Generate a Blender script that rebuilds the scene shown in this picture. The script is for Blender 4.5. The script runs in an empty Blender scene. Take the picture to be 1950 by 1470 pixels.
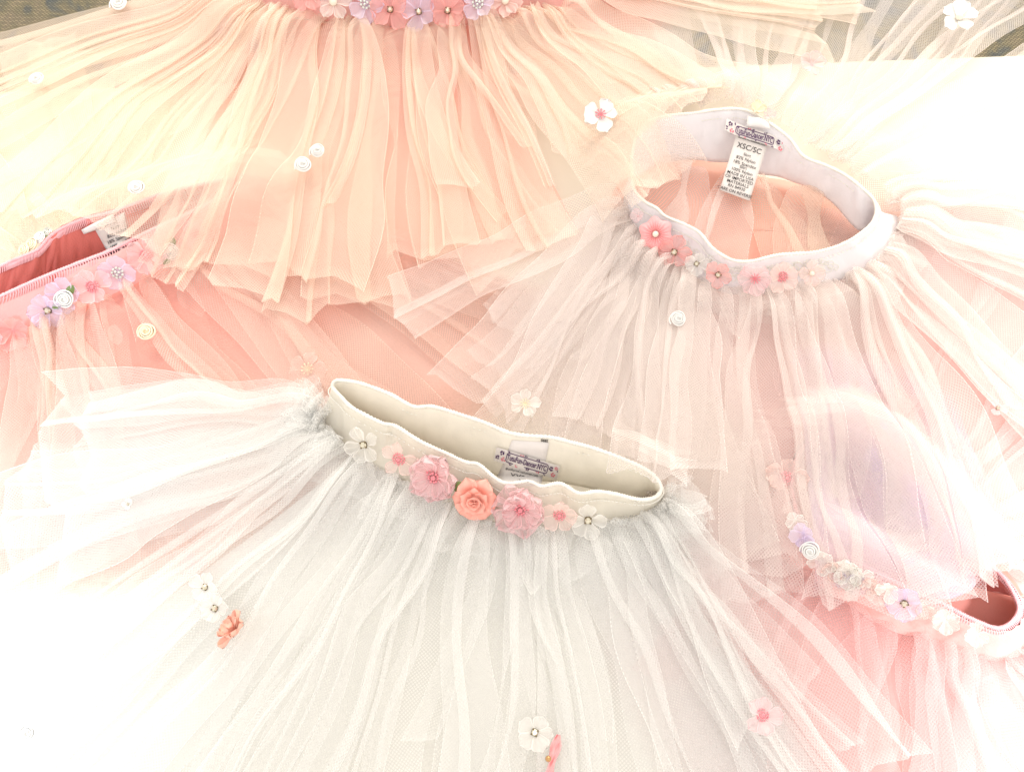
import bpy, math, random
import numpy as np
from mathutils import Vector, Matrix, noise
from mathutils.bvhtree import BVHTree

SC = bpy.context.scene
COL = SC.collection
random.seed(7)
RNG = np.random.RandomState(7)

# ------------------------------------------------------------------ camera
PW, PH = 1950.0, 1470.0
HFOV = math.radians(60.0)
FPX = (PW / 2) / math.tan(HFOV / 2)
TILT = math.radians(25.0)
DIST = 0.574
CAM = np.array([0.0, -DIST * math.sin(TILT), DIST * math.cos(TILT)])
cd = bpy.data.cameras.new('camera')
cd.sensor_fit = 'HORIZONTAL'
cd.angle = HFOV
cd.clip_start = 0.01
cd.clip_end = 20
cam = bpy.data.objects.new('camera', cd)
COL.objects.link(cam)
cam.location = CAM
cam.rotation_euler = (TILT, 0, 0)
SC.camera = cam

R_ = np.array([1.0, 0, 0])
U_ = np.array([0.0, math.cos(TILT), math.sin(TILT)])
F_ = np.array([0.0, math.sin(TILT), -math.cos(TILT)])


def ray(px, py):
    d = R_ * (px - PW / 2) / FPX + U_ * (PH / 2 - py) / FPX + F_
    return d / np.linalg.norm(d)


def P(px, py, z=0.0):
    """the point at height z above the table that this place of the photograph shows"""
    d = ray(px, py)
    return CAM + d * (z - CAM[2]) / d[2]


def mpp(p):
    return float(np.dot(np.asarray(p) - CAM, F_)) / FPX


# ------------------------------------------------------------------ world and lamps
w = bpy.data.worlds.new("World")
SC.world = w
w.use_nodes = True
bg = w.node_tree.nodes['Background']
bg.inputs[0].default_value = (1.0, 0.945, 0.90, 1)
bg.inputs[1].default_value = 1.12


def lamp(kind, name, loc, target, energy, color, size=0.3, size_y=None, angle=60, blend=1.0):
    l = bpy.data.lights.new(name, kind)
    l.energy = energy
    l.color = color
    if kind == 'AREA':
        l.shape = 'RECTANGLE'
        l.size = size
        l.size_y = size_y or size
    if kind == 'SPOT':
        l.spot_size = math.radians(angle)
        l.spot_blend = blend
        l.shadow_soft_size = size
    o = bpy.data.objects.new(name, l)
    COL.objects.link(o)
    o.location = loc
    o.rotation_euler = (Vector(target) - Vector(loc)).to_track_quat('-Z', 'Y').to_euler()
    return o


# a window beyond the table, plus an added overhead fill and added halo spots
lamp('AREA', 'window_light', (0.35, 1.3, 0.9), (0.0, 0.1, 0), 14.0, (1.0, 0.91, 0.80), 0.9, 0.6)
lamp('AREA', 'added_overhead_fill', (0.0, -0.50, 1.0), (0.0, -0.18, 0), 1.7, (1.0, 0.98, 0.96), 0.5, 0.4)  # no known source; added overhead to brighten the white skirt
lamp('SPOT', 'halo_spot_top_left', (-0.45, 0.55, 0.75), (-0.36, 0.14, 0), 12.0, (1.0, 0.93, 0.78), 0.06, angle=44)  # added spot, burns the upper left out to cream
lamp('SPOT', 'halo_spot_top_right', (0.62, 0.30, 0.75), (0.38, 0.10, 0), 5.0, (1.0, 0.93, 0.62), 0.06, angle=40)  # added spot for the cream glow at the upper right
lamp('SPOT', 'halo_spot_low_left', (-0.62, -0.45, 0.8), (-0.45, -0.17, 0), 27.0, (0.62, 0.80, 1.0), 0.06, angle=42)  # added cool spot that whitens the lower left corner
lamp('SPOT', 'halo_spot_low_right', (0.62, -0.45, 0.8), (0.47, -0.28, 0), 75.0, (1.0, 0.93, 0.97), 0.06, angle=42)  # added spot to blow out the lower right corner
lamp('SPOT', 'halo_spot_right', (0.85, 0.05, 0.7), (0.48, 0.06, 0), 17.0, (1.0, 0.90, 1.0), 0.06, angle=36)  # added pinkish spot, bleaches the right edge

SC.view_settings.view_transform = 'Standard'
SC.view_settings.look = 'None'
SC.view_settings.gamma = 1.0
SC.view_settings.exposure = 0.14
SC.view_settings.use_curve_mapping = False
SC.render.engine = 'CYCLES'
SC.cycles.max_bounces = 6
SC.cycles.diffuse_bounces = 3
SC.cycles.transmission_bounces = 3
SC.cycles.transparent_max_bounces = 48


# ------------------------------------------------------------------ materials
def newmat(name):
    m = bpy.data.materials.new(name)
    m.use_nodes = True
    nt = m.node_tree
    nt.nodes.clear()
    out = nt.nodes.new('ShaderNodeOutputMaterial')
    return m, nt, out


def N(nt, typ, **kw):
    n = nt.nodes.new(typ)
    for k, v in kw.items():
        setattr(n, k, v)
    return n


def math_(nt, op, a, b=None, clamp=False):
    n = N(nt, 'ShaderNodeMath', operation=op, use_clamp=clamp)
    for i, x in enumerate((a, b)):
        if x is None:
            continue
        if isinstance(x, (int, float)):
            n.inputs[i].default_value = x
        else:
            nt.links.new(x, n.inputs[i])
    return n.outputs[0]


def sheer(name, col, hole=0.10, thread=0.62, pitch=0.0015, power=0.9, gloss=0.04, transl=0.45, weave=True):
    """net or organza: fine crossed threads, denser where the cloth turns edge-on or is gathered"""
    m, nt, out = newmat(name)
    L = nt.links.new
    geo = N(nt, 'ShaderNodeNewGeometry')
    dot = N(nt, 'ShaderNodeVectorMath', operation='DOT_PRODUCT')
    L(geo.outputs['True Normal'], dot.inputs[0])
    L(geo.outputs['Incoming'], dot.inputs[1])
    c = math_(nt, 'MAXIMUM', math_(nt, 'ABSOLUTE', dot.outputs['Value']), 0.10)
    den = N(nt, 'ShaderNodeAttribute', attribute_name='dens')
    e = math_(nt, 'DIVIDE', den.outputs['Fac'], math_(nt, 'POWER', c, power))
    if weave:
        uv = N(nt, 'ShaderNodeUVMap')
        sep = N(nt, 'ShaderNodeSeparateXYZ')
        L(uv.outputs[0], sep.inputs[0])
        k = 2 * math.pi / pitch
        a = math_(nt, 'MULTIPLY', math_(nt, 'ADD', sep.outputs[0], sep.outputs[1]), k * 0.71)
        b = math_(nt, 'MULTIPLY', math_(nt, 'SUBTRACT', sep.outputs[0], sep.outputs[1]), k * 0.71)
        sa = math_(nt, 'POWER', math_(nt, 'ABSOLUTE', math_(nt, 'COSINE', math_(nt, 'MULTIPLY', a, 0.5))), 3.0)
        sb = math_(nt, 'POWER', math_(nt, 'ABSOLUTE', math_(nt, 'COSINE', math_(nt, 'MULTIPLY', b, 0.5))), 3.0)
        wv = math_(nt, 'MAXIMUM', sa, sb)
        mr = N(nt, 'ShaderNodeMapRange')
        L(wv, mr.inputs[0])
        mr.inputs[3].default_value = 1 - hole
        mr.inputs[4].default_value = 1 - thread
        base = mr.outputs[0]
    else:
        ns = N(nt, 'ShaderNodeTexNoise')
        ns.inputs['Scale'].default_value = 260
        mr = N(nt, 'ShaderNodeMapRange')
        L(ns.outputs[0], mr.inputs[0])
        mr.inputs[1].default_value = 0.35
        mr.inputs[2].default_value = 0.65
        mr.inputs[3].default_value = 1 - hole
        mr.inputs[4].default_value = 1 - thread
        base = mr.outputs[0]
    alpha = math_(nt, 'SUBTRACT', 1.0, math_(nt, 'POWER', base, e), clamp=True)
    dif = N(nt, 'ShaderNodeBsdfDiffuse')
    dif.inputs[0].default_value = (*col, 1)
    tr = N(nt, 'ShaderNodeBsdfTranslucent')
    tr.inputs[0].default_value = (*col, 1)
    gl = N(nt, 'ShaderNodeBsdfGlossy')
    gl.inputs['Roughness'].default_value = 0.45
    gl.inputs[0].default_value = (1, 1, 1, 1)
    mx = N(nt, 'ShaderNodeMixShader')
    mx.inputs[0].default_value = transl
    L(dif.outputs[0], mx.inputs[1])
    L(tr.outputs[0], mx.inputs[2])
    mg = N(nt, 'ShaderNodeMixShader')
    mg.inputs[0].default_value = gloss
    L(mx.outputs[0], mg.inputs[1])
    L(gl.outputs[0], mg.inputs[2])
    tp = N(nt, 'ShaderNodeBsdfTransparent')
    ma = N(nt, 'ShaderNodeMixShader')
    L(alpha, ma.inputs[0])
    L(tp.outputs[0], ma.inputs[1])
    L(mg.outputs[0], ma.inputs[2])
    L(ma.outputs[0], out.inputs[0])
    return m


def cloth(name, col, rough=0.8, bump=0.25, scale=900, spec=0.2, sheen=0.2, metal=0.0, var=0.06, transl=0.0):
    m, nt, out = newmat(name)
    L = nt.links.new
    b = N(nt, 'ShaderNodeBsdfPrincipled')
    b.inputs['Roughness'].default_value = rough
    b.inputs['Specular IOR Level'].default_value = spec
    b.inputs['Metallic'].default_value = metal
    b.inputs['Sheen Weight'].default_value = sheen
    tc = N(nt, 'ShaderNodeTexCoord')
    ns = N(nt, 'ShaderNodeTexNoise')
    ns.inputs['Scale'].default_value = scale * 0.12
    ns.inputs['Detail'].default_value = 5
    L(tc.outputs['Object'], ns.inputs[0])
    mr = N(nt, 'ShaderNodeMapRange')
    L(ns.outputs[0], mr.inputs[0])
    mr.inputs[3].default_value = 1 - var
    mr.inputs[4].default_value = 1 + var
    mx = N(nt, 'ShaderNodeVectorMath', operation='MULTIPLY')
    mx.inputs[0].default_value = col
    L(mr.outputs[0], mx.inputs[1])
    L(mx.outputs[0], b.inputs['Base Color'])
    if bump:
        n2 = N(nt, 'ShaderNodeTexNoise')
        n2.inputs['Scale'].default_value = scale
        L(tc.outputs['Object'], n2.inputs[0])
        bp = N(nt, 'ShaderNodeBump')
        bp.inputs['Strength'].default_value = bump
        bp.inputs['Distance'].default_value = 0.001
        L(n2.outputs[0], bp.inputs['Height'])
        L(bp.outputs[0], b.inputs['Normal'])
    if transl:
        tr = N(nt, 'ShaderNodeBsdfTranslucent')
        L(mx.outputs[0], tr.inputs[0])
        ms = N(nt, 'ShaderNodeMixShader')
        ms.inputs[0].default_value = transl
        L(b.outputs[0], ms.inputs[1])
        L(tr.outputs[0], ms.inputs[2])
        L(ms.outputs[0], out.inputs[0])
        return m
    L(b.outputs[0], out.inputs[0])
    return m


def rug_material():
    m, nt, out = newmat('woven_rug')
    L = nt.links.new
    tc = N(nt, 'ShaderNodeTexCoord')
    b = N(nt, 'ShaderNodeBsdfPrincipled')
    b.inputs['Roughness'].default_value = 0.95
    n1 = N(nt, 'ShaderNodeTexNoise')
    n1.inputs['Scale'].default_value = 9
    n1.inputs['Detail'].default_value = 3
    n1.inputs['Distortion'].default_value = 1.5
    L(tc.outputs['Object'], n1.inputs[0])
    cr = N(nt, 'ShaderNodeValToRGB')
    cr.color_ramp.elements[0].position = 0.36
    cr.color_ramp.elements[0].color = (0.24, 0.28, 0.30, 1)
    cr.color_ramp.elements[1].position = 0.62
    cr.color_ramp.elements[1].color = (0.62, 0.52, 0.36, 1)
    e = cr.color_ramp.elements.new(0.48)
    e.color = (0.52, 0.46, 0.30, 1)
    L(n1.outputs[0], cr.inputs[0])
    ck = N(nt, 'ShaderNodeTexBrick')
    ck.inputs['Scale'].default_value = 70
    ck.inputs['Mortar Size'].default_value = 0.16
    ck.inputs['Mortar Smooth'].default_value = 0.9
    ck.inputs['Color1'].default_value = (1.25, 1.2, 1.05, 1)
    ck.inputs['Color2'].default_value = (0.7, 0.7, 0.7, 1)
    ck.inputs['Mortar'].default_value = (0.25, 0.25, 0.25, 1)
    L(tc.outputs['Object'], ck.inputs[0])
    mx = N(nt, 'ShaderNodeMix', data_type='RGBA', blend_type='MULTIPLY')
    mx.inputs[0].default_value = 1.0
    L(cr.outputs[0], mx.inputs[6])
    L(ck.outputs[0], mx.inputs[7])
    L(mx.outputs[2], b.inputs['Base Color'])
    L(b.outputs[0], out.inputs[0])
    return m


M = {}
M['peach_net'] = sheer('peach_net', (1.0, 0.86, 0.74), 0.07, 0.38)
M['peach_lining'] = sheer('peach_lining', (0.97, 0.54, 0.44), 0.55, 0.66, weave=False)
M['salmon_net'] = sheer('salmon_net', (0.98, 0.79, 0.70), 0.06, 0.33)
M['salmon_lining'] = sheer('salmon_lining', (0.95, 0.68, 0.60), 0.60, 0.70, weave=False)
M['blush_net'] = sheer('blush_net', (0.97, 0.90, 0.86), 0.06, 0.36)
M['blush_lining'] = sheer('blush_lining', (0.93, 0.72, 0.68), 0.25, 0.35, weave=False)
M['white_net'] = sheer('white_net', (0.97, 0.965, 0.94), 0.06, 0.31)
M['white_lining'] = sheer('white_lining', (0.96, 0.96, 0.94), 0.40, 0.50, weave=False)
M['pink_net'] = sheer('pink_net', (0.98, 0.78, 0.76), 0.06, 0.28)
M['pink_lining'] = sheer('pink_lining', (0.95, 0.58, 0.55), 0.52, 0.64, weave=False)
M['white_knit'] = cloth('white_knit', (0.95, 0.91, 0.81), 0.85, transl=0.3)
M['lilac_lit_knit'] = cloth('lilac_lit_knit', (0.95, 0.93, 0.95), 0.85, transl=0.25)  # white knit with the lilac light from the right put into its colour
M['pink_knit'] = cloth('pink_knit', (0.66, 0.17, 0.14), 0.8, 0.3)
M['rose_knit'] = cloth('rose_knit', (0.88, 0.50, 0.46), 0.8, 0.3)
M['pink_thread'] = cloth('pink_thread', (0.92, 0.50, 0.52), 0.6, 0.1)
M['white_thread'] = cloth('white_thread', (0.9, 0.88, 0.80), 0.6, 0.1)
M['white_organza'] = sheer('white_organza', (0.95, 0.93, 0.88), 0.35, 0.55, gloss=0.1, weave=False)
M['lilac_organza'] = sheer('lilac_organza', (0.82, 0.72, 0.88), 0.45, 0.65, gloss=0.1, weave=False)
M['pink_organza'] = sheer('pink_organza', (0.98, 0.72, 0.73), 0.36, 0.52, gloss=0.1, weave=False)
M['rose_organza'] = sheer('rose_organza', (0.95, 0.50, 0.47), 0.48, 0.66, gloss=0.08, weave=False)
M['pale_organza'] = sheer('pale_organza', (0.98, 0.76, 0.70), 0.40, 0.60, gloss=0.1, weave=False)
M['coral_satin'] = cloth('coral_satin', (0.95, 0.44, 0.35), 0.45, 0.1, spec=0.5)
M['peach_satin'] = cloth('peach_satin', (0.93, 0.50, 0.38), 0.7, 0.2, scale=600)
M['pink_satin'] = cloth('pink_satin', (0.95, 0.42, 0.42), 0.45, 0.1, spec=0.5)
M['white_satin'] = cloth('white_satin', (0.88, 0.87, 0.84), 0.35, 0.05, spec=0.5)
M['cream_satin'] = cloth('cream_satin', (0.93, 0.80, 0.58), 0.35, 0.05, spec=0.5)
M['green_satin'] = cloth('green_satin', (0.16, 0.22, 0.06), 0.4, 0.05, spec=0.5)
M['pearl'] = cloth('pearl', (0.88, 0.80, 0.66), 0.18, 0, spec=0.8)
M['clear_bead'] = cloth('clear_bead', (0.72, 0.74, 0.68), 0.1, 0, spec=1.0, metal=0.3)
M['pink_bead'] = cloth('pink_bead', (0.86, 0.28, 0.32), 0.12, 0, spec=1.0)
M['crystal'] = cloth('crystal', (0.75, 0.70, 0.55), 0.08, 0, spec=1.0, metal=0.85)
M['setting_metal'] = cloth('setting_metal', (0.20, 0.15, 0.08), 0.3, 0, metal=0.9)
M['gold'] = cloth('gold', (0.62, 0.36, 0.16), 0.15, 0, metal=1.0)
M['label_white'] = cloth('label_white', (0.78, 0.73, 0.69), 0.5, 0.05)
M['ink'] = cloth('ink', (0.03, 0.025, 0.03), 0.7, 0)
M['purple_ink'] = cloth('purple_ink', (0.075, 0.02, 0.10), 0.7, 0)
M['pink_ink'] = cloth('pink_ink', (0.72, 0.20, 0.25), 0.7, 0)
M['waist_lining'] = sheer('waist_lining', (0.95, 0.45, 0.38), 0.32, 0.48, weave=False)
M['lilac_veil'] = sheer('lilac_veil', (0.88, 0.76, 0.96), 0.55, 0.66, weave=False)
M['table_top'] = cloth('table_top', (0.80, 0.76, 0.65), 0.5, 0.02, scale=300, spec=0.3, sheen=0, var=0.01)
M['rug'] = rug_material()


# ------------------------------------------------------------------ object helpers
def setmesh(name, verts, faces, mat, uv=None, dens=None, smooth=True):
    me = bpy.data.meshes.new(name)
    verts = np.asarray(verts, dtype=np.float32).reshape(-1, 3)
    faces = np.asarray(faces, dtype=np.int32)
    nf, k = faces.shape
    me.vertices.add(len(verts))
    me.vertices.foreach_set('co', verts.ravel())
    me.loops.add(nf * k)
    me.loops.foreach_set('vertex_index', faces.ravel())
    me.polygons.add(nf)
    me.polygons.foreach_set('loop_start', np.arange(0, nf * k, k, dtype=np.int32))
    me.polygons.foreach_set('loop_total', np.full(nf, k, dtype=np.int32))
    me.polygons.foreach_set('use_smooth', np.full(nf, smooth, dtype=bool))
    if uv is not None:
        l = me.uv_layers.new(name='UVMap')
        l.data.foreach_set('uv', np.asarray(uv, dtype=np.float32)[faces.ravel()].ravel())
    if dens is not None:
        a = me.attributes.new('dens', 'FLOAT', 'POINT')
        a.data.foreach_set('value', np.asarray(dens, dtype=np.float32).ravel())
    me.materials.append(mat)
    me.update(calc_edges=True)
    return me


def link(name, me, parent=None, mat4=None):
    o = bpy.data.objects.new(name, me)
    COL.objects.link(o)
    if parent is not None:
        o.parent = parent
    if mat4 is not None:
        o.matrix_local = mat4
    return o


def thing(name, label, cat, loc=(0, 0, 0)):
    o = bpy.data.objects.new(name, None)
    o.empty_display_size = 0.02
    COL.objects.link(o)
    o.location = loc
    o['label'] = label
    o['category'] = cat
    if cat == 'tutu':
        o['group'] = 'tulle skirts spread over the white table'
    return o


def grid_faces(nu, nv, closed_u=False):
    f = []
    for j in range(nv - 1):
        for i in range(nu if closed_u else nu - 1):
            i2 = (i + 1) % nu
            f.append((j * nu + i, j * nu + i2, (j + 1) * nu + i2, (j + 1) * nu + i))
    return f


def catmull(pts, n, closed=False):
    pts = np.asarray(pts, dtype=float)
    m = len(pts)
    segs = m if closed else m - 1
    t = np.linspace(0, segs, n, endpoint=not closed)
    i = np.minimum(t.astype(int), segs - 1)
    f = (t - i)[:, None]

    def g(k):
        return pts[k % m] if closed else pts[np.clip(k, 0, m - 1)]
    p0, p1, p2, p3 = g(i - 1), g(i), g(i + 1), g(i + 2)
    return 0.5 * ((2 * p1) + (-p0 + p2) * f + (2 * p0 - 5 * p1 + 4 * p2 - p3) * f ** 2 + (-p0 + 3 * p1 - 3 * p2 + p3) * f ** 3)


def at(curve, u):
    x = u * (len(curve) - 1)
    i = int(max(0, min(len(curve) - 2, math.floor(x))))
    f = x - i
    return curve[i] * (1 - f) + curve[i + 1] * f


def smooth_noise(n, freq, rng=RNG):
    """n samples of a smooth random curve about -1..1 with about freq wiggles"""
    k = max(4, int(freq) + 3)
    c = rng.uniform(-1, 1, k)
    return catmull(np.stack([c, c], 1), n)[:, 0]


def tube(path, r, sides=8, closed=False):
    path = np.asarray(path, dtype=float)
    n = len(path)
    if closed:
        tan = np.roll(path, -1, 0) - np.roll(path, 1, 0)
    else:
        tan = np.gradient(path, axis=0)
    tan /= np.linalg.norm(tan, axis=1)[:, None] + 1e-12
    up = np.array([0, 0, 1.0])
    a = np.cross(tan, up)
    bad = np.linalg.norm(a, axis=1) < 1e-3
    a[bad] = (1, 0, 0)
    a /= np.linalg.norm(a, axis=1)[:, None]
    b = np.cross(a, tan)
    rr = np.broadcast_to(np.asarray(r, dtype=float), (n,))
    V = []
    for k in range(sides):
        th = 2 * math.pi * k / sides
        V.append(path + (a * math.cos(th) + b * math.sin(th)) * rr[:, None])
    V = np.stack(V, 1)  # n, sides
    F = []
    for j in range(n if closed else n - 1):
        j2 = (j + 1) % n
        for k in range(sides):
            k2 = (k + 1) % sides
            F.append((j * sides + k, j * sides + k2, j2 * sides + k2, j2 * sides + k))
    return V.reshape(-1, 3), F


def sphere(c, r, nu=10, nv=6, sq=(1, 1, 1)):
    V, F = [], []
    for j in range(nv + 1):
        ph = math.pi * j / nv
        for i in range(nu):
            th = 2 * math.pi * i / nu
            V.append((c[0] + r * sq[0] * math.sin(ph) * math.cos(th), c[1] + r * sq[1] * math.sin(ph) * math.sin(th), c[2] + r * sq[2] * math.cos(ph)))
    for j in range(nv):
        for i in range(nu):
            i2 = (i + 1) % nu
            F.append((j * nu + i, (j + 1) * nu + i, (j + 1) * nu + i2, j * nu + i2))
    return V, F


def merge(lst):
    V, F = [], []
    for v, f in lst:
        o = len(V)
        V.extend([tuple(p) for p in v])
        F.extend([tuple(i + o for i in q) for q in f])
    return V, F


# ------------------------------------------------------------------ table and floor
def build_setting():
    a, b = P(0, 172, 0), P(1950, 103, 0)
    d = (b - a) / np.linalg.norm(b - a)
    nrm = np.array([d[1], -d[0], 0])
    mid = (a + b) / 2
    A = mid - d * 0.75
    B = mid + d * 0.75
    C_, D_ = B + nrm * 0.85, A + nrm * 0.85
    th = 0.022
    root = thing('table', 'plain white tabletop the five tulle skirts are spread on', 'table', tuple(mid - np.array([0, 0, 0.72])))
    loc = np.array(root.location)
    # rounded slab
    prof = [(0.004, 0.0), (0.0015, -0.001), (0.0, -0.004), (0.0, -th)]
    V, F = [], []
    ctr = (A + B + C_ + D_) / 4
    rings = []
    for ins, z in [(0.3, 0.0)] + prof:
        ring = []
        for c in (A, B, C_, D_):
            v = c - ctr
            q = ctr + v * (1 - ins / np.linalg.norm(v) * 1.4)
            ring.append((q[0] - loc[0], q[1] - loc[1], z - loc[2]))
        rings.append(ring)
    V = [p for r in rings for p in r]
    F = [(0, 3, 2, 1)] + [(4 * r + i, 4 * r + (i + 1) % 4, 4 * (r + 1) + (i + 1) % 4, 4 * (r + 1) + i) for r in range(len(rings) - 1) for i in range(4)]
    n = len(rings) - 1
    F.append((4 * n, 4 * n + 1, 4 * n + 2, 4 * n + 3))
    link('tabletop', setmesh('tabletop', V, F, M['table_top'], smooth=False), root)
    for c in (A, B, C_, D_):
        q = ctr + (c - ctr) * 0.9 - loc
        s = 0.025
        vv = [(q[0] + x * s, q[1] + y * s, z) for z in (0.0, 0.72 - th - 0.001) for x, y in ((-1, -1), (1, -1), (1, 1), (-1, 1))]
        ff = [(0, 3, 2, 1), (4, 5, 6, 7)] + [(i, (i + 1) % 4, 4 + (i + 1) % 4, 4 + i) for i in range(4)]
        link('leg', setmesh('leg', vv, ff, M['table_top'], smooth=False), root)
    fl = link('floor', setmesh('floor', [(-3, -3, -0.72), (3, -3, -0.72), (3, 4, -0.72), (-3, 4, -0.72)], [(0, 1, 2, 3)], M['rug'], smooth=False))
    fl['kind'] = 'structure'
    fl['label'] = 'olive and brown woven rug beyond the far edge of the table'


build_setting()


# ------------------------------------------------------------------ tulle strips
def strip_mesh(p0, d0, p3, z0, z3, w0, w3, puff, bend, nback, mat, rng, nv=30, cut=0.15, lift=0.0, dens_root=1.45, rad=0.0009, mid_z=None, side=None, over=None):
    v = np.linspace(0, 1, nv) ** 1.1
    p0 = np.array(p0, float)[:2]
    p3 = np.array(p3, float)[:2]
    L = np.linalg.norm(p3 - p0)
    dirn = (p3 - p0) / L
    d0 = np.array(d0, float)[:2]
    d0 = d0 / (np.linalg.norm(d0) + 1e-9)
    perp = np.array([-dirn[1], dirn[0]])
    p1 = p0 + d0 * L * 0.28
    p2 = p0 + (p3 - p0) * 0.66 + perp * bend * L
    vv = v[:, None]
    C = (1 - vv) ** 3 * p0 + 3 * (1 - vv) ** 2 * vv * p1 + 3 * (1 - vv) * vv ** 2 * p2 + vv ** 3 * p3
    C += perp * (smooth_noise(nv, 3, rng) * 0.0045 * np.sin(np.pi * np.clip(v * 1.2, 0, 1)))[:, None] * (L / 0.2)
    T = np.gradient(C, axis=0)
    T /= np.linalg.norm(T, axis=1)[:, None] + 1e-12
    NN = np.stack([-T[:, 1], T[:, 0]], 1)
    z = z0 + (z3 - z0) * np.clip(v * 1.3, 0, 1) ** 0.8
    z = z + puff * np.exp(-((v - 0.10) / 0.09) ** 2) + puff * 0.35 * np.exp(-((v - 0.45) / 0.3) ** 2)
    z = z + smooth_noise(nv, 4, rng) * 0.0012
    W = w0 + (w3 - w0) * (v ** 0.62)
    W = W * (1 + 0.12 * smooth_noise(nv, 3, rng))
    # pleat profile: forward runs, turns, backward runs
    fracs = [0, .016, .10, .5, .90, .984, 1]
    nrun = len(fracs)
    nturn = 5
    nb = nback
    back0 = rng.uniform(0.04, 0.30, nb) / max(1, nb) ** 0.7
    backs = []
    for k in range(nb):
        m = np.clip(0.75 + 0.55 * smooth_noise(nv, 2.5, rng) - rng.uniform(-0.1, 0.9) * v, 0.02, 1.4)
        backs.append(back0[k] * m)
    fr = rng.uniform(0.15, 1.0, nb + 1)
    fr /= fr.sum()
    totb = sum(backs) if nb else np.zeros(nv)
    r = rad * (1 + 0.7 * np.exp(-v / 0.15)) * (1 - 0.35 * v)
    Xs, Zs = [], []
    x = np.zeros(nv)
    zz = np.zeros(nv)
    und = rng.uniform(0, 6.28)
    for k in range(nb + 1):
        fl = fr[k] * (1 + totb)
        for i in range(nrun):
            f = fracs[i]
            Xs.append(x + fl * f)
            Zs.append(zz * (1 - f) ** 0.7 + 0.0006 * math.sin(und + k * 2 + f * 3.1) * np.ones(nv))
        zz = zz * 0
        x = x + fl
        if k < nb:
            zz0 = zz.copy()
            for i in range(1, nturn + 1):
                th = math.pi * i / (nturn + 1)
                Xs.append(x + np.sin(th) * r / W)
                Zs.append(zz0 + r * (1 - math.cos(th)))
            zz = zz0 + 2 * r
            for i in range(nrun):
                f = fracs[i]
                Xs.append(x - backs[k] * f)
                Zs.append(zz + 0 * v)
            x = x - backs[k]
            zz0 = zz.copy()
            for i in range(1, nturn + 1):
                th = math.pi * i / (nturn + 1)
                Xs.append(x - np.sin(th) * r / W)
                Zs.append(zz0 + r * (1 - math.cos(th)))
            zz = zz0 + 2 * r
    X = np.stack(Xs, 1) - 0.5   # nv, ns
    Z = np.stack(Zs, 1)
    if rng.rand() < 0.5:
        X = -X
    if rng.rand() < 0.5:
        Z = Z.max() - Z
    ns = X.shape[1]
    # smoothly rising and falling cross-section
    ph = rng.uniform(0, 6.28)
    Z = Z + 0.0022 * np.sin(X * 5 + ph + 3 * v[:, None]) * (0.35 + np.exp(-v / 0.25))[:, None] * min(1.0, w3 / 0.03)
    cutslope = rng.uniform(-cut, cut)
    Vx = C[:, None, 0] + NN[:, None, 0] * X * W[:, None]
    Vy = C[:, None, 1] + NN[:, None, 1] * X * W[:, None]
    hemn = 0.035 * np.sin(X * rng.uniform(5, 11) + rng.uniform(0, 6)) + 0.02 * np.sin(X * rng.uniform(15, 30))
    ext = (cutslope * X + hemn) * W[-1] * (v[:, None] ** 3) * 1.6
    Z = Z + 0.0016 * np.sin(X * 17 + ph) * v[:, None] ** 3
    Vx = Vx + T[:, None, 0] * ext
    Vy = Vy + T[:, None, 1] * ext
    Vz = z[:, None] + Z
    if over is not None:
        Vz = over(Vx, Vy, Vz)
    Vz = np.maximum(Vz, 0.0008)
    V = np.stack([Vx, Vy, Vz], 2)
    dX = np.diff(V, axis=1)
    arc = np.concatenate([np.zeros((nv, 1)), np.cumsum(np.linalg.norm(dX, axis=2), axis=1)], 1)
    arc = arc - arc[:, -1:] / 2
    dl = np.concatenate([[0], np.cumsum(np.linalg.norm(np.diff(C, axis=0), axis=1))])
    ang = rng.uniform(-0.35, 0.35)
    U0 = arc
    V0 = dl[:, None] + ext
    uv = np.stack([U0 * math.cos(ang) - V0 * math.sin(ang) + rng.rand(), U0 * math.sin(ang) + V0 * math.cos(ang)], 2)
    dens = np.ones((nv, ns)) * (1 + (dens_root - 1) * np.exp(-v / 0.12))[:, None]
    dens[:, 0] = 5.0
    dens[:, -1] = 5.0
    dens[-1, :] = np.maximum(dens[-1, :], 1.5)
    return V.reshape(-1, 3), grid_faces(ns, nv), uv.reshape(-1, 2), dens.ravel()


def lining_mesh(S, H, zs, zh, rng, nu=120, nv=26, puff=0.004, folds=16):
    v = np.linspace(0, 1, nv)
    u = np.linspace(0, 1, nu)
    s = np.array([at(S, x) for x in u])
    h = np.array([at(H, x) for x in u])
    fold = smooth_noise(nu, folds, rng)
    fold2 = smooth_noise(nu, folds * 2, rng)
    hem = 1 + 0.03 * smooth_noise(nu, folds * 0.8, rng)
    V = []
    for j in range(nv):
        f = v[j] * hem
        x = s[:, 0] + (h[:, 0] - s[:, 0]) * f
        y = s[:, 1] + (h[:, 1] - s[:, 1]) * f
        z0 = s[:, 2] + (h[:, 2] - s[:, 2]) * min(1, v[j] * 1.3)
        z = z0 + puff * math.exp(-((v[j] - 0.1) / 0.12) ** 2) + 0.0018 * fold * (0.3 + v[j]) * 0.8 + 0.0008 * fold2
        V.append(np.stack([x, y, np.maximum(z, 0.0012)], 1))
    V = np.concatenate(V)
    dens = np.concatenate([np.full(nu, 1 + 0.8 * math.exp(-v[j] / 0.15)) for j in range(nv)])
    uv = V[:, :2].copy()
    return V, grid_faces(nu, nv), uv, dens


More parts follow.
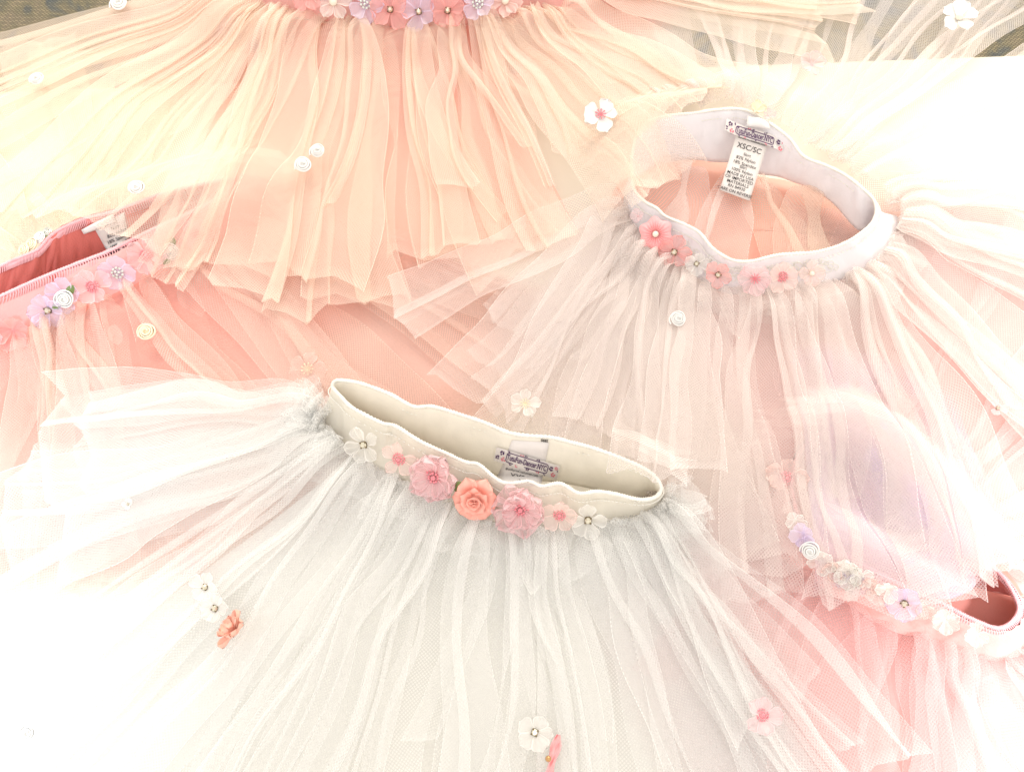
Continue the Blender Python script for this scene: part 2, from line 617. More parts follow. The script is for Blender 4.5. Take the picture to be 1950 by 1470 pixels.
def skirt(root, pairs, n, net, lining, rng, zseam, layers=2, puff=0.006, width=1.7, nback=(1, 3), linings=1, lin=None, w0=0.014, jit=0.5, over=None, uv_from=0.0, bendr=0.10, centre=None, lining_z=-0.003, nv=30, loose=0, fade=False):
    """pairs: seam place and hem place (photo places plus hem height)"""
    base = np.array(root.location)
    S = catmull([P(a[0], a[1], zseam) for a in pairs], 200)
    H = catmull([P(a[2], a[3], a[4]) for a in pairs], 200)
    for k in range(linings):
        lp_ = pairs[lin[0]:lin[1]] if lin else pairs
        Ls = catmull([P(a[0], a[1], zseam) for a in lp_], 200)
        Lh = catmull([P(a[2], a[3], a[4]) for a in lp_], 200)
        Ls[:, 2] += lining_z + 0.0016 * k - 0.001
        Lh[:, 2] = np.maximum(Lh[:, 2] + lining_z + 0.0016 * k, 0.0015 + 0.0016 * k)
        if k == 1:
            Lh[:, :2] = Ls[:, :2] + (Lh[:, :2] - Ls[:, :2]) * 0.93
        V, F, uv, d = lining_mesh(Ls, Lh, 0, 0, rng)
        tv = np.repeat(np.linspace(0, 1, 26), 120)
        d = d * np.clip((1 - tv) / 0.22, 0.10, 1)
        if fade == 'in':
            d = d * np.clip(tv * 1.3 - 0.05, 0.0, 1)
        elif fade:
            q_ = np.repeat(np.linspace(1, 0, 26), 120)
            d = d * (0.02 + 1.6 * q_)
        if over is not None:
            V[:, 2] = over(V[:, 0], V[:, 1], V[:, 2]) - 0.001
        link('underskirt', setmesh('underskirt', V - base, F, lining, uv, d), root)
    arcH = np.linalg.norm(np.diff(H[:, :2], axis=0), axis=1).sum()
    arcS = np.linalg.norm(np.diff(S[:, :2], axis=0), axis=1).sum()
    for lay in range(layers):
        for i in range(n):
            u = (i + 0.5 + rng.uniform(-jit, jit)) / n
            u = min(0.995, max(0.005, u))
            uh = min(0.998, max(0.002, u + rng.uniform(-1.3, 1.3) / n))
            p0 = at(S, u)
            p3 = at(H, uh)
            p3 = p0 + (p3 - p0) * rng.uniform(0.91, 1.02)
            tan = at(S, min(1, u + 0.02)) - at(S, max(0, u - 0.02))
            nr = np.array([tan[1], -tan[0]])
            if np.dot(nr, (p3 - p0)[:2]) < 0:
                nr = -nr
            nr = nr / (np.linalg.norm(nr) + 1e-9)
            dr = (p3 - p0)[:2]
            dr = dr / np.linalg.norm(dr)
            d0 = nr * 0.5 + dr * 0.5
            w3 = arcH / n * width * rng.uniform(0.45, 1.3)
            w3 = min(max(w3, 0.012), 0.13)
            ww0 = max(min(w0, arcS / n * 1.9), 0.006) * rng.uniform(0.7, 1.3)
            z3 = p3[2] + lay * 0.0022 + rng.uniform(0, 0.002)
            V, F, uv, d = strip_mesh(p0, d0, p3, p0[2] + lay * 0.002, z3, ww0, w3, puff * rng.uniform(0.5, 1.5) * (1 + 0.3 * lay),
                                     rng.uniform(-bendr, bendr), rng.randint(nback[0], nback[1] + 1), net, rng, nv=nv, over=over)
            link('tulle_strip', setmesh('tulle_strip', V - base, F, net, uv, d), root)
    for i in range(loose):
        u = rng.uniform(0.03, 0.97)
        uh = min(0.99, max(0.01, u + rng.uniform(-0.07, 0.07)))
        p0, p3 = at(S, u), at(H, uh)
        p3 = p0 + (p3 - p0) * rng.uniform(0.5, 0.98)
        tan = at(S, min(1, u + 0.02)) - at(S, max(0, u - 0.02))
        nr = np.array([tan[1], -tan[0]])
        if np.dot(nr, (p3 - p0)[:2]) < 0:
            nr = -nr
        d0 = nr / (np.linalg.norm(nr) + 1e-9) + rng.uniform(-.5, .5, 2)
        V, F, uv, d = strip_mesh(p0, d0, p3, p0[2] + .003, p3[2] + .004, 0.006, rng.uniform(.006, .026), puff * rng.uniform(0.6, 1.5), rng.uniform(-.16, .16), rng.randint(0, 2), net, rng, nv=nv, over=over, cut=.5)
        link('tulle_strip', setmesh('tulle_strip', V - base, F, net, uv, d), root)
    return S, H


def one_strip(root, a, b, za, zb, w0, w3, net, rng, puff=0.004, bend=0.0, nback=1, d0=None, cut=0.1, over=None, dens_root=1.6):
    base = np.array(root.location)
    p0, p3 = P(a[0], a[1], za), P(b[0], b[1], zb)
    dd = (p3 - p0)[:2] if d0 is None else np.array([d0[0], -d0[1]])
    V, F, uv, d = strip_mesh(p0, dd, p3, za, zb, w0, w3, puff, bend, nback, net, rng, cut=cut, over=over, dens_root=dens_root)
    link('tulle_strip', setmesh('tulle_strip', V - base, F, net, uv, d), root)


# ------------------------------------------------------------------ waistband
def band(root, pts, mat, thread, rng, outer=None, wrinkle=0.0006, rim_r=0.0013, stitch=None, nt=420, nh=12, wavy=0.0):
    """pts: closed list of (rim place, rim height, seam place, seam height) round the waist"""
    base = np.array(root.location)
    Rm = catmull([P(p[0], p[1], p[2]) for p in pts], nt, True)
    Sm = catmull([P(p[3], p[4], p[5]) for p in pts], nt, True)
    h = np.linspace(0, 1, nh)
    wr = [smooth_noise(nt, 46, rng) + 0.7 * smooth_noise(nt, 120, rng) for _ in range(3)]
    for q in wr:
        q[-6:] = q[-6:] * np.linspace(1, 0, 6) + q[0] * np.linspace(0, 1, 6)
    tan = np.roll(Rm, -1, 0) - np.roll(Rm, 1, 0)
    dn = Sm - Rm
    nr = np.cross(tan, dn)
    nr /= np.linalg.norm(nr, axis=1)[:, None] + 1e-9
    V = []
    for j in range(nh):
        a = (wr[0] * (1 - h[j]) + wr[1] * h[j]) * math.sin(math.pi * min(1, h[j] + 0.15)) + wr[2] * 0.7 * math.sin(2 * math.pi * h[j])
        V.append(Rm + dn * h[j] + nr * (wrinkle * a + 0.0015 * math.sin(math.pi * h[j]))[:, None])
    V = np.concatenate(V)
    F = grid_faces(nt, nh, True)
    me = setmesh('waistband', V - base, F, mat)
    o = link('waistband', me, root)
    sm = o.modifiers.new('thick', 'SOLIDIFY')
    sm.thickness = 0.0011
    sm.offset = 0
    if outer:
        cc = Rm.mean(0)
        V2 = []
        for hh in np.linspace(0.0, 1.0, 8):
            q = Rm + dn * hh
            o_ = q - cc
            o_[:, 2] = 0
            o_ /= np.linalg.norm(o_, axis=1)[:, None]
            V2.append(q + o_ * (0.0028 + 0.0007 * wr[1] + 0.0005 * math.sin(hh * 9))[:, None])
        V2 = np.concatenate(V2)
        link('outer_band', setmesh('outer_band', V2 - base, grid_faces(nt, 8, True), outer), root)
    bvh = BVHTree.FromPolygons([tuple(p) for p in V], F)
    # turned-over rim
    Rf = catmull(Rm[::3], 1500, True)
    v, f = tube(Rf + np.array([0, 0, 0.0002]), rim_r * 0.8 * (1 + 0.22 * np.sin(np.arange(1500) * math.pi / 2.5) + 0.12 * smooth_noise(1500, 200, rng)), 7, True)
    link('rim_piping', setmesh('rim_piping', v - base, f, thread), root)
    # row of stitches just under the rim
    parts = []
    total = np.linalg.norm(np.roll(Rm, -1, 0) - Rm, axis=1).sum()
    ns = int(total / (0.0016 if stitch else 0.0024))
    for i in range(ns):
        k = i / ns * nt
        k0 = int(k) % nt
        k1 = (k0 + 1) % nt
        f_ = k - int(k)
        p = Rm[k0] * (1 - f_) + Rm[k1] * f_
        dnn = dn[k0] / (np.linalg.norm(dn[k0]) + 1e-9)
        tt = tan[k0] / (np.linalg.norm(tan[k0]) + 1e-9)
        nn = nr[k0]
        if stitch:
            path = [p + dnn * 0.0048 + nn * s_ * 0.0013 for s_ in (1,)] + [p + dnn * 0.002 + nn * 0.0017 + tt * 0.0004, p - dnn * 0.0014 + tt * 0.0005, p + dnn * 0.002 - nn * 0.0017 + tt * 0.0006, p + dnn * 0.0048 - nn * 0.0013]
            parts.append(tube(path, 0.00042, 4))
        else:
            for s_ in (1, -1):
                q = p + dnn * 0.006 + nn * 0.0008 * s_
                parts.append(tube([q - tt * 0.0007, q + nn * s_ * 0.0002, q + tt * 0.0007], 0.00034, 4))
    v, f = merge(parts)
    so = link('stitching', setmesh('stitching', np.array(v) - base, f, thread), root)
    so['kind'] = 'stuff'
    return Rm, Sm, bvh


def on_surface(bvh, px, py, back=0.0008, zdef=0.02):
    d = ray(px, py)
    h = bvh.ray_cast(Vector(CAM), Vector(d))
    if h[0] is None:
        return P(px, py, zdef) - d * back
    return np.array(h[0]) - d * back


# ------------------------------------------------------------------ flowers
def petal(length, width, mat, cup=0.25, ruffle=0.0, seed=0, tip=0.0, curl=0.0, nu=11, nv=9):
    rng = np.random.RandomState(seed)
    V, D = [], []
    ph = rng.uniform(0, 6.28)
    for j in range(nv):
        t = j / (nv - 1)
        w_ = width * 0.5 * (0.12 + 0.95 * min(1, t / 0.62) ** 0.9) * math.sqrt(max(0.0, 1 - max(0.0, (t - 0.62) / 0.385) ** 2.4)) * (1 - tip * 0.5 * t)
        w_ = max(w_, width * 0.05)
        for i in range(nu):
            s = i / (nu - 1) * 2 - 1
            x = (0.62 + (t - 0.62) * 1.0 if t > 0.62 else t) * length * (1 - 0.06 * s * s * t)
            y = s * w_
            z = length * (cup * t * t + 0.10 * math.sin(math.pi * t)) + width * 0.22 * s * s * (1 - 0.4 * t) * math.sin(math.pi * t * 0.9)
            z += length * 0.03 * math.sin(s * 7 + ph) * t
            z += ruffle * length * math.sin(s * 6.5 + ph * 2) * t ** 2
            z -= curl * length * max(0, t - 0.6) ** 2 * 4
            V.append((x, y, z))
            D.append(2.6 if (i in (0, nu - 1) or j == nv - 1) else (1.6 if j < 2 else 1.0))
    return setmesh('petal', V, grid_faces(nu, nv), mat, uv=np.array(V)[:, :2], dens=D)


def frame(loc, normal, spin=0.0, scale=1.0):
    n = Vector(normal).normalized()
    q = n.to_track_quat('Z', 'Y')
    return Matrix.Translation(Vector(loc)) @ q.to_matrix().to_4x4() @ Matrix.Rotation(spin, 4, 'Z') @ Matrix.Scale(scale, 4)


def calyx(r, mat):
    v, f = sphere((0, 0, 0), r, 10, 5, (1, 1, 0.35))
    return setmesh('flower', v, f, mat, uv=np.array(v)[:, :2], dens=np.ones(len(v)) * 2)


def rhinestone(parent, z, r):
    # claw setting + faceted stone
    parts = [sphere((0, 0, 0), r * 1.0, 8, 4, (1, 1, 0.6))]
    for k in range(4):
        a = k * math.pi / 2 + 0.4
        parts.append(sphere((r * 0.9 * math.cos(a), r * 0.9 * math.sin(a), r * 0.45), r * 0.28, 6, 4))
    v, f = merge(parts)
    o = link('stone_setting', setmesh('stone_setting', v, f, M['setting_metal']), parent, Matrix.Translation((0, 0, z)))
    V, F = [], []
    for rr, zz in ((0.85, 0.35), (0.8, 0.6), (0.45, 0.95)):
        for i in range(8):
            a = i * math.pi / 4 + (0.39 if rr < 0.5 else 0)
            V.append((rr * r * math.cos(a), rr * r * math.sin(a), zz * r))
    for q in range(2):
        for i in range(8):
            F.append((q * 8 + i, q * 8 + (i + 1) % 8, q * 8 + 8 + (i + 1) % 8, q * 8 + 8 + i))
    F += [(16, 17, 18, 19), (16, 19, 20, 23), (20, 21, 22, 23)]
    link('rhinestone', setmesh('rhinestone', V, F, M['crystal'], smooth=False), parent, Matrix.Translation((0, 0, z)))


def beads(parent, z, R, mat, seed=0, rings=(5, 10, 14), br=0.16):
    rng = np.random.RandomState(seed)
    parts = []
    for q, n in enumerate(rings):
        for k in range(n):
            a = 2 * math.pi * k / n + q * 0.3 + rng.uniform(-0.1, 0.1)
            rr = R * (q + 0.4) / len(rings)
            parts.append(sphere((rr * math.cos(a), rr * math.sin(a), R * (0.45 - 0.14 * q) + rng.uniform(-0.05, 0.05) * R), R * br * rng.uniform(0.85, 1.1), 7, 5))
    v, f = merge(parts)
    o = link('bead_cluster', setmesh('bead_cluster', v, f, mat), parent, Matrix.Translation((0, 0, z)))
    o['kind'] = 'stuff'


def flower(root, loc, normal, size, mat, n=5, centre='stone', cmat=None, spin=0.0, seed=0, layers=1, cup=0.3, ruffle=0.05, wide=0.85, label=None, name='flower', tip=0.0):
    """size: radius in metres"""
    base = np.array(root.location)
    fo = link(name, calyx(size * 0.16, mat), root, frame(np.array(loc) - base, normal, spin))
    if label:
        fo['label'] = label
    rng = np.random.RandomState(seed)
    for q in range(layers):
        L_ = size * (1 - 0.22 * q)
        ms = [petal(L_, L_ * wide, mat, cup + 0.25 * q, ruffle, seed * 7 + k + q * 3, tip) for k in range(3)]
        for k in range(n):
            a = 2 * math.pi * (k + 0.5 * q) / n + rng.uniform(-0.12, 0.12)
            m4 = Matrix.Rotation(a, 4, 'Z') @ Matrix.Rotation(rng.uniform(-0.3, 0.3), 4, 'X') @ Matrix.Rotation(rng.uniform(-0.28, 0.1), 4, 'Y') @ Matrix.Translation((size * 0.04, 0, size * (0.05 + 0.08 * q)))
            s = rng.uniform(0.88, 1.06)
            link('petal', ms[rng.randint(3)], fo, m4 @ Matrix.Scale(s, 4))
    if centre == 'stone':
        rhinestone(fo, size * 0.16, size * 0.21 if size < 0.012 else 0.0025)
    elif centre == 'beads':
        beads(fo, size * 0.15, size * 0.36, cmat, seed)
    elif centre == 'pearl':
        v, f = sphere((0, 0, size * 0.25), size * 0.2, 16, 10)
        link('pearl_bead', setmesh('pearl_bead', v, f, M['pearl']), fo)
    elif centre == 'ring':
        parts = [sphere((size * 0.26 * math.cos(a), size * 0.26 * math.sin(a), size * 0.28), size * 0.085, 8, 5) for a in np.linspace(0, 6.28, 10)[:-1]]
        parts += [sphere((size * 0.1 * math.cos(a), size * 0.1 * math.sin(a), size * 0.36), size * 0.08, 8, 5) for a in (0, 2.1, 4.2)]
        v, f = merge(parts)
        o = link('bead_cluster', setmesh('bead_cluster', v, f, cmat or M['clear_bead']), fo)
        o['kind'] = 'stuff'
    elif centre == 'stamens':
        parts = []
        for k in range(9):
            a = k * 0.7
            parts.append(tube([(0, 0, size * 0.1), (size * 0.15 * math.cos(a), size * 0.15 * math.sin(a), size * 0.25), (size * 0.28 * math.cos(a), size * 0.28 * math.sin(a), size * 0.27)], size * 0.03, 5))
            parts.append(sphere((size * 0.28 * math.cos(a), size * 0.28 * math.sin(a), size * 0.27), size * 0.05, 6, 4))
        v, f = merge(parts)
        link('stamens', setmesh('stamens', v, f, cmat or M['pink_bead']), fo)
    return fo


def rosebud(root, loc, normal, size, mat, spin=0.0, leaves=False, seed=0, label=None):
    """a ribbon wound into a small rose"""
    base = np.array(root.location)
    rng = np.random.RandomState(seed)
    n = 90
    V, F = [], []
    turns = 3.6
    for i in range(n):
        t = i / (n - 1)
        a = turns * 2 * math.pi * t
        r = size * (0.10 + 0.82 * t) * (1 + 0.07 * math.sin(a * 2.5 + seed) * t)
        hz = size * (0.75 - 0.45 * t)
        lean = size * 0.13
        for q, (dr, dz) in enumerate(((0.0, -0.35), (0.04, 0.0), (0.10, 0.12), (0.17, 0.08), (0.2, -0.04))):
            rr = r + size * dr * 1.1
            V.append((rr * math.cos(a), rr * math.sin(a), hz + size * dz))
    F = [(i * 5 + q, i * 5 + q + 1, (i + 1) * 5 + q + 1, (i + 1) * 5 + q) for i in range(n - 1) for q in range(4)]
    v2, f2 = sphere((0, 0, size * 0.12), size * 0.8, 14, 6, (1, 1, 0.35))
    v, f = merge([(V, F), (v2, f2)])
    fo = link('rosebud', setmesh('rosebud', v, f, mat), root, frame(np.array(loc) - base, normal, spin))
    if label:
        fo['label'] = label
    if leaves:
        for a in leaves:
            leaf(fo, a, size)
    return fo


def leaf(parent, a, size):
    V = []
    for j in range(7):
        t = j / 6
        w_ = size * 0.42 * math.sin(math.pi * (0.12 + 0.88 * t * 0.92)) + 0.0001
        for i in range(5):
            s = i / 2 - 1
            V.append((size * (0.55 + 1.25 * t), s * w_, size * (0.06 + 0.16 * math.sin(math.pi * t) - 0.12 * abs(s))))
    link('leaf', setmesh('leaf', V, grid_faces(5, 7), M['green_satin']), parent, Matrix.Rotation(a, 4, 'Z'))


def satin_rose(root, loc, normal, size, mat, seed=0, spin=0):
    base = np.array(root.location)
    fo = link('flower', calyx(size * 0.4, mat), root, frame(np.array(loc) - base, normal, spin))
    rng = np.random.RandomState(seed)
    for q, (n, r, el, L_) in enumerate(((6, 0.28, 0.35, 0.80), (5, 0.16, 0.8, 0.62), (4, 0.05, 1.15, 0.5), (2, 0.0, 1.4, 0.36))):
        me = petal(size * L_, size * L_ * 1.25, mat, 0.1 + 0.12 * q, 0.02, seed + q, 0.0, 0.55 - 0.1 * q)
        for k in range(n):
            a = 2 * math.pi * k / n + q * 0.55 + rng.uniform(-0.15, 0.15)
            link('petal', me, fo, Matrix.Rotation(a, 4, 'Z') @ Matrix.Translation((size * r, 0, size * (0.08 + 0.14 * q))) @ Matrix.Rotation(-el * 0.75, 4, 'Y') @ Matrix.Rotation(rng.uniform(-0.2, 0.2), 4, 'X'))
    for a in (2.7, -0.35):
        leaf(fo, a, size * 0.72)
    return fo


def yoyo(root, loc, normal, size, mat, seed=0):
    """gathered ribbon circle with deep radial pleats and a pearl"""
    base = np.array(root.location)
    rng = np.random.RandomState(seed)
    nu, nv = 132, 9
    V = []
    for j in range(nv):
        t = j / (nv - 1)
        for i in range(nu):
            a = 2 * math.pi * i / nu
            lob = 1 + 0.10 * math.cos(6 * a + 0.5)
            r = size * (0.14 + 0.86 * t) * (1 + (lob - 1) * t)
            z = size * (0.12 + 0.22 * math.sin(math.pi * t * 0.95) + 0.07 * (1 - 0.5 * t) * math.sin(22 * a + 1.3 * math.sin(3 * a)) * math.sin(math.pi * min(1, t + 0.12)))
            V.append((r * math.cos(a), r * math.sin(a), z))
    fo = link('flower', setmesh('flower', V, grid_faces(nu, nv, True), mat), root, frame(np.array(loc) - base, normal, 0))
    v, f = sphere((0, 0, size * 0.28), size * 0.2, 16, 10)
    link('pearl_bead', setmesh('pearl_bead', v, f, M['pearl']), fo)
    return fo


# ------------------------------------------------------------------ printed labels
def text_mesh(s, size, bold=0.0):
    c = bpy.data.curves.new('t', 'FONT')
    c.body = s
    c.size = size
    c.align_x = 'CENTER'
    c.align_y = 'CENTER'
    c.offset = bold
    c.resolution_u = 3
    o = bpy.data.objects.new('t', c)
    COL.objects.link(o)
    dg = bpy.context.evaluated_depsgraph_get()
    me = bpy.data.meshes.new_from_object(o.evaluated_get(dg))
    bpy.data.objects.remove(o)
    bpy.data.curves.remove(c)
    v = np.array([tuple(q.co) for q in me.vertices])
    f = [tuple(p.vertices) for p in me.polygons]
    bpy.data.meshes.remove(me)
    return v, f


def poly_obj(name, V, faces, mat, parent):
    me = bpy.data.meshes.new(name)
    me.from_pydata([tuple(p) for p in V], [], faces)
    me.materials.append(mat)
    return link(name, me, parent)


def disc(cx, cy, r, n=10):
    return [(cx + r * math.cos(2 * math.pi * i / n), cy + r * math.sin(2 * math.pi * i / n), 0) for i in range(n)], [tuple(range(n))]


def rrect(x0, y0, x1, y1, r, n=5):
    pts = []
    for cx, cy, a0 in ((x1 - r, y1 - r, 0), (x0 + r, y1 - r, 90), (x0 + r, y0 + r, 180), (x1 - r, y0 + r, 270)):
        for k in range(n):
            a = math.radians(a0 + 90 * k / (n - 1))
            pts.append((cx + r * math.cos(a), cy + r * math.sin(a)))
    return pts


def frame_ring(x0, y0, x1, y1, r, t):
    a = rrect(x0, y0, x1, y1, r)
    b = rrect(x0 + t, y0 + t, x1 - t, y1 - t, max(r - t, 0.2))
    n = len(a)
    V = [(x, y, 0) for x, y in a] + [(x, y, 0) for x, y in b]
    return V, [(i, (i + 1) % n, n + (i + 1) % n, n + i) for i in range(n)]


def place(V, f, origin, ex, ey, surf):
    """V in label pixels (x right, y up) -> the photo place -> the cloth"""
    out = []
    for x, y, *_ in V:
        px = origin[0] + ex[0] * x + ey[0] * y
        py = origin[1] + ex[1] * x + ey[1] * y
        out.append(surf(px, py))
    return out


def sheet(w0, h0, nx=14, ny=6):
    V = [(x, y, 0) for y in np.linspace(-h0 / 2, h0 / 2, ny) for x in np.linspace(-w0 / 2, w0 / 2, nx)]
    return V, grid_faces(nx, ny)


def brand_label(root, origin, ex, ey, surf, W_=124, H_=26, wave=0.0, sub='#uniformCostumes.com'):
    base = np.array(root.location)

    def put(name, V, F, mat, parent, back):
        if wave:
            V = [(x, y + wave * math.sin(x / W_ * 6.0), 0) for x, y, *_ in V]
        Q = [np.array(p) - base for p in place(V, F, origin, ex, ey, lambda a, b: surf(a, b, back))]
        return poly_obj(name, Q, F, mat, parent)
    V, F = sheet(W_, H_)
    lb = put('brand_label', V, F, M['label_white'], root, 0.0020)
    lb['label'] = 'woven name label with purple and pink blossoms'
    V, F = frame_ring(-W_ * 0.325, -H_ * 0.36, W_ * 0.335, H_ * 0.36, 5, 1.5)
    put('label_border', V, F, M['purple_ink'], lb, 0.0028)
    v, f = text_mesh('TutuFun-Dancer.NYC', 12.0, 0.28)
    v[:, 0] *= (W_ * 0.62) / (v[:, 0].max() - v[:, 0].min())
    v[:, 1] *= 1.25
    put('lettering', v, f, M['purple_ink'], lb, 0.0030)
    rng = np.random.RandomState(3)
    pu, pk = [], []
    for cx, cy, r, which in ((-50, 5, 2.0, 0), (-57, -5, 1.8, 0), (-45, -6, 2.0, 1), (-39, 9.5, 1.6, 0), (-12, 11, 1.6, 1), (20, 11, 1.6, 0), (48, 3, 2.0, 0), (54, -7, 2.0, 1), (57, 6, 1.5, 1),
                             (-18, -11.2, 1.4, 1), (4, -11.2, 1.4, 0), (24, -11, 1.4, 1), (-4, 11, 1.3, 0), (38, -11, 1.2, 0), (-30, -10.8, 1.3, 0), (62, 2, 1.3, 0)):
        if abs(cx) > W_ / 2:
            continue
        for k in range(5):
            a = 2 * math.pi * k / 5 + rng.uniform(0, 1)
            ox, oy = cx + r * 1.45 * math.cos(a), cy + r * 1.45 * math.sin(a)
            if abs(ox) < W_ / 2 - 1 and abs(oy) < H_ / 2 - 0.6 and not (-W_ * 0.335 < ox < W_ * 0.345 and abs(oy) < H_ * 0.38):
                (pk if which else pu).append(disc(ox, oy, r * 0.85, 8))
    for lst, mt in ((pu, 'purple_ink'), (pk, 'pink_ink')):
        v, f = merge(lst)
        put('printed_blossoms', v, f, M[mt], lb, 0.0028)
    return lb


def drape_over(curves):
    """raise cloth so that it lies over the rims beneath it"""
    cs = [(c[::8, :2], c[::8, 2], g, r) for c, g, r in curves]

    def fn(x, y, z):
        x, y, z = np.asarray(x), np.asarray(y), np.asarray(z)
        out = z.copy()
        for xy, h, g, r in cs:
            d2 = (x[..., None] - xy[:, 0]) ** 2 + (y[..., None] - xy[:, 1]) ** 2
            k = d2.argmin(-1)
            dd = np.sqrt(np.take_along_axis(d2, k[..., None], -1)[..., 0])
            q = np.clip(1.12 - dd / r, 0, 1)
            lift = (h[k] + g) * q * q * (3 - 2 * q)
            out = np.maximum(out, lift + 0.15 * z)
        return out
    return fn


UP = np.array([0, 0, 1.0])
SOUTH = np.array([0, -1.0, 0])


def facing(a=0.6, side=0.0):
    v = UP * 1.0 + SOUTH * a + np.array([1.0, 0, 0]) * side
    return v / np.linalg.norm(v)


def short_frill(root, pairs, frac, n, net, zs, rng, w=2.4):
    pr = [(a[0], a[1], a[0] + (a[2] - a[0]) * frac, a[1] + (a[3] - a[1]) * frac, zs) for a in pairs]
    skirt(root, pr, n, net, net, rng, zs, layers=1, linings=1, puff=.003, nback=(1, 2), width=w, nv=14)


def inner_cloth(root, seam, mat, dens=2.5, zc=.003):
    ringp = seam[::7]
    ctr = ringp.mean(0)
    n = len(ringp)
    V = []
    for k in range(7):
        t = k / 6 * 1.10
        for i in range(n):
            p = ctr + (ringp[i] - ctr) * t
            V.append((p[0], p[1], zc + .0012 * math.sin(i * .55 + k) * t + .0008 * math.sin(k * 1.7)))
    V = np.array(V)
    link('underskirt', setmesh('underskirt', V - np.array(root.location), grid_faces(n, 7, True), mat, uv=V[:, :2], dens=np.ones(len(V)) * dens), root)


def px_size(px, z=0.02, at_=(975, 735)):
    return px * mpp(P(at_[0], at_[1], z))


def rad(px, x, y, z=0.02):
    return px * mpp(P(x, y, z))


# ================================================================== pink skirt at the left
rng = np.random.RandomState(11)
c = P(250, 500, 0)
TL = thing('tutu_skirt', 'salmon tulle skirt at the left edge with dark pink open waistband and lilac flowers', 'tutu', tuple(c))
L_band = [(-140, 625, .028, -130, 700, .008), (0, 565, .029, 0, 640, .009), (72, 533, .029, 90, 612, .010), (144, 504, .029, 168, 580, .010), (215, 476, .029, 240, 548, .010),
          (280, 443, .028, 310, 512, .009), (359, 407, .027, 385, 475, .009), (430, 372, .026, 470, 432, .009), (492, 348, .024, 530, 385, .008),
          (480, 338, .024, 520, 350, .008), (420, 345, .027, 440, 375, .007), (323, 366, .029, 350, 410, .006), (280, 380, .030, 300, 435, .006), (215, 404, .031, 235, 468, .006),
          (161, 418, .031, 175, 490, .006), (118, 436, .031, 120, 520, .006), (93, 454, .031, 85, 545, .006), (72, 476, .031, 62, 560, .006), (36, 492, .031, 20, 585, .006), (0, 508, .031, -20, 605, .006), (-110, 560, .030, -110, 650, .006)]
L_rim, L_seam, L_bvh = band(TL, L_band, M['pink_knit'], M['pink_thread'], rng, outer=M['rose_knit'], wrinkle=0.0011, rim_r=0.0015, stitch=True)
pairsL = [(-150, 700, -420, 1000, .004), (0, 650, -180, 1100, .004), (60, 630, 0, 1150, .004), (110, 605, 150, 1160, .004), (170, 583, 330, 1130, .004), (240, 550, 500, 1080, .004),
          (310, 515, 680, 1010, .004), (380, 478, 830, 930, .004), (450, 440, 960, 830, .004), (510, 400, 1040, 700, .004), (530, 380, 1050, 560, .004)]
skirt(TL, pairsL, 18, M['salmon_net'], M['salmon_lining'], rng, .009, layers=1, linings=2, puff=.0045, nback=(0, 2), width=1.6, jit=.45, loose=10)
pairsLb = [(-120, 560, -420, 480, .004), (0, 520, -300, 250, .004), (60, 480, -160, 120, .004), (110, 445, -40, 110, .004), (170, 425, 60, 90, .004), (240, 400, 170, 80, .004), (330, 372, 320, 60, .004), (450, 345, 520, 80, .004)]
skirt(TL, pairsLb, 8, M['peach_net'], M['peach_net'], rng, .008, layers=1, linings=0, puff=.008, nback=(1, 2), width=1.5)
skirt(TL, [(a[0], a[1], a[0] + (a[2] - a[0]) * .5, a[1] + (a[3] - a[1]) * .5, .010) for a in pairsL], 0, M['peach_net'], M['waist_lining'], rng, .0095, fade=True, lining_z=.001)
inner_cloth(TL, L_seam, M['salmon_lining'], 4.0)
# flowers along the waistband
nL = facing(0.9, 0.25)


def LP(x, y, back=.009):
    return on_surface(L_bvh, x, y, back, .016)


flower(TL, LP(93, 590), nL, rad(37, 93, 590), M['lilac_organza'], 5, 'stone', seed=1, spin=.4, wide=.95, label='lilac organza flower with a rhinestone')
flower(TL, LP(123, 560), nL, rad(36, 123, 560), M['lilac_organza'], 5, None, seed=2, spin=1.0, wide=.95, label='lilac organza flower behind the white ribbon rose')
rosebud(TL, LP(124, 569, .015), nL, rad(17, 124, 569), M['white_satin'], leaves=(.75, 3.6), seed=3, label='white ribbon rose with two green leaves')
flower(TL, LP(178, 545), nL, rad(38, 178, 545), M['pink_organza'], 5, 'beads', M['pink_bead'], seed=4, spin=.3, wide=.9, label='pink organza flower with pink beads')
flower(TL, LP(226, 518), nL, rad(36, 226, 518), M['lilac_organza'], 5, 'ring', M['clear_bead'], seed=5, spin=.1, wide=.95, label='lilac organza flower with a ring of clear beads')
flower(TL, LP(280, 485), nL, rad(36, 280, 485), M['pink_organza'], 5, 'beads', M['pink_bead'], seed=6, spin=.8, wide=.9)
rosebud(TL, LP(327, 480, .009), nL, rad(16, 327, 480), M['white_satin'], leaves=(1.2, 3.9), seed=7)
flower(TL, LP(375, 445), nL, rad(30, 375, 445), M['pink_organza'], 5, 'beads', M['pink_bead'], seed=8, spin=.8)
flower(TL, LP(25, 628), nL, rad(40, 25, 628), M['rose_organza'], 6, None, seed=9, spin=.2, cup=.5)
flower(TL, LP(-25, 645), nL, rad(36, -20, 645), M['pink_organza'], 6, None, seed=10, spin=.9, cup=.5)
# small buds sewn outside the far rim
for x, y, s, mt in ((62, 468, 13, 'cream_satin'), (78, 455, 12, 'white_satin'), (92, 446, 11, 'clear_bead'), (48, 478, 12, 'cream_satin')):
    rosebud(TL, P(x, y, .028), facing(.2, -.3), rad(s, x, y), M[mt], seed=x, leaves=(1.0,) if x == 78 else False)
# satin tag and care tag inside the far band


def LS(a, b, back=.001):
    return on_surface(L_bvh, a, b, back, .012)


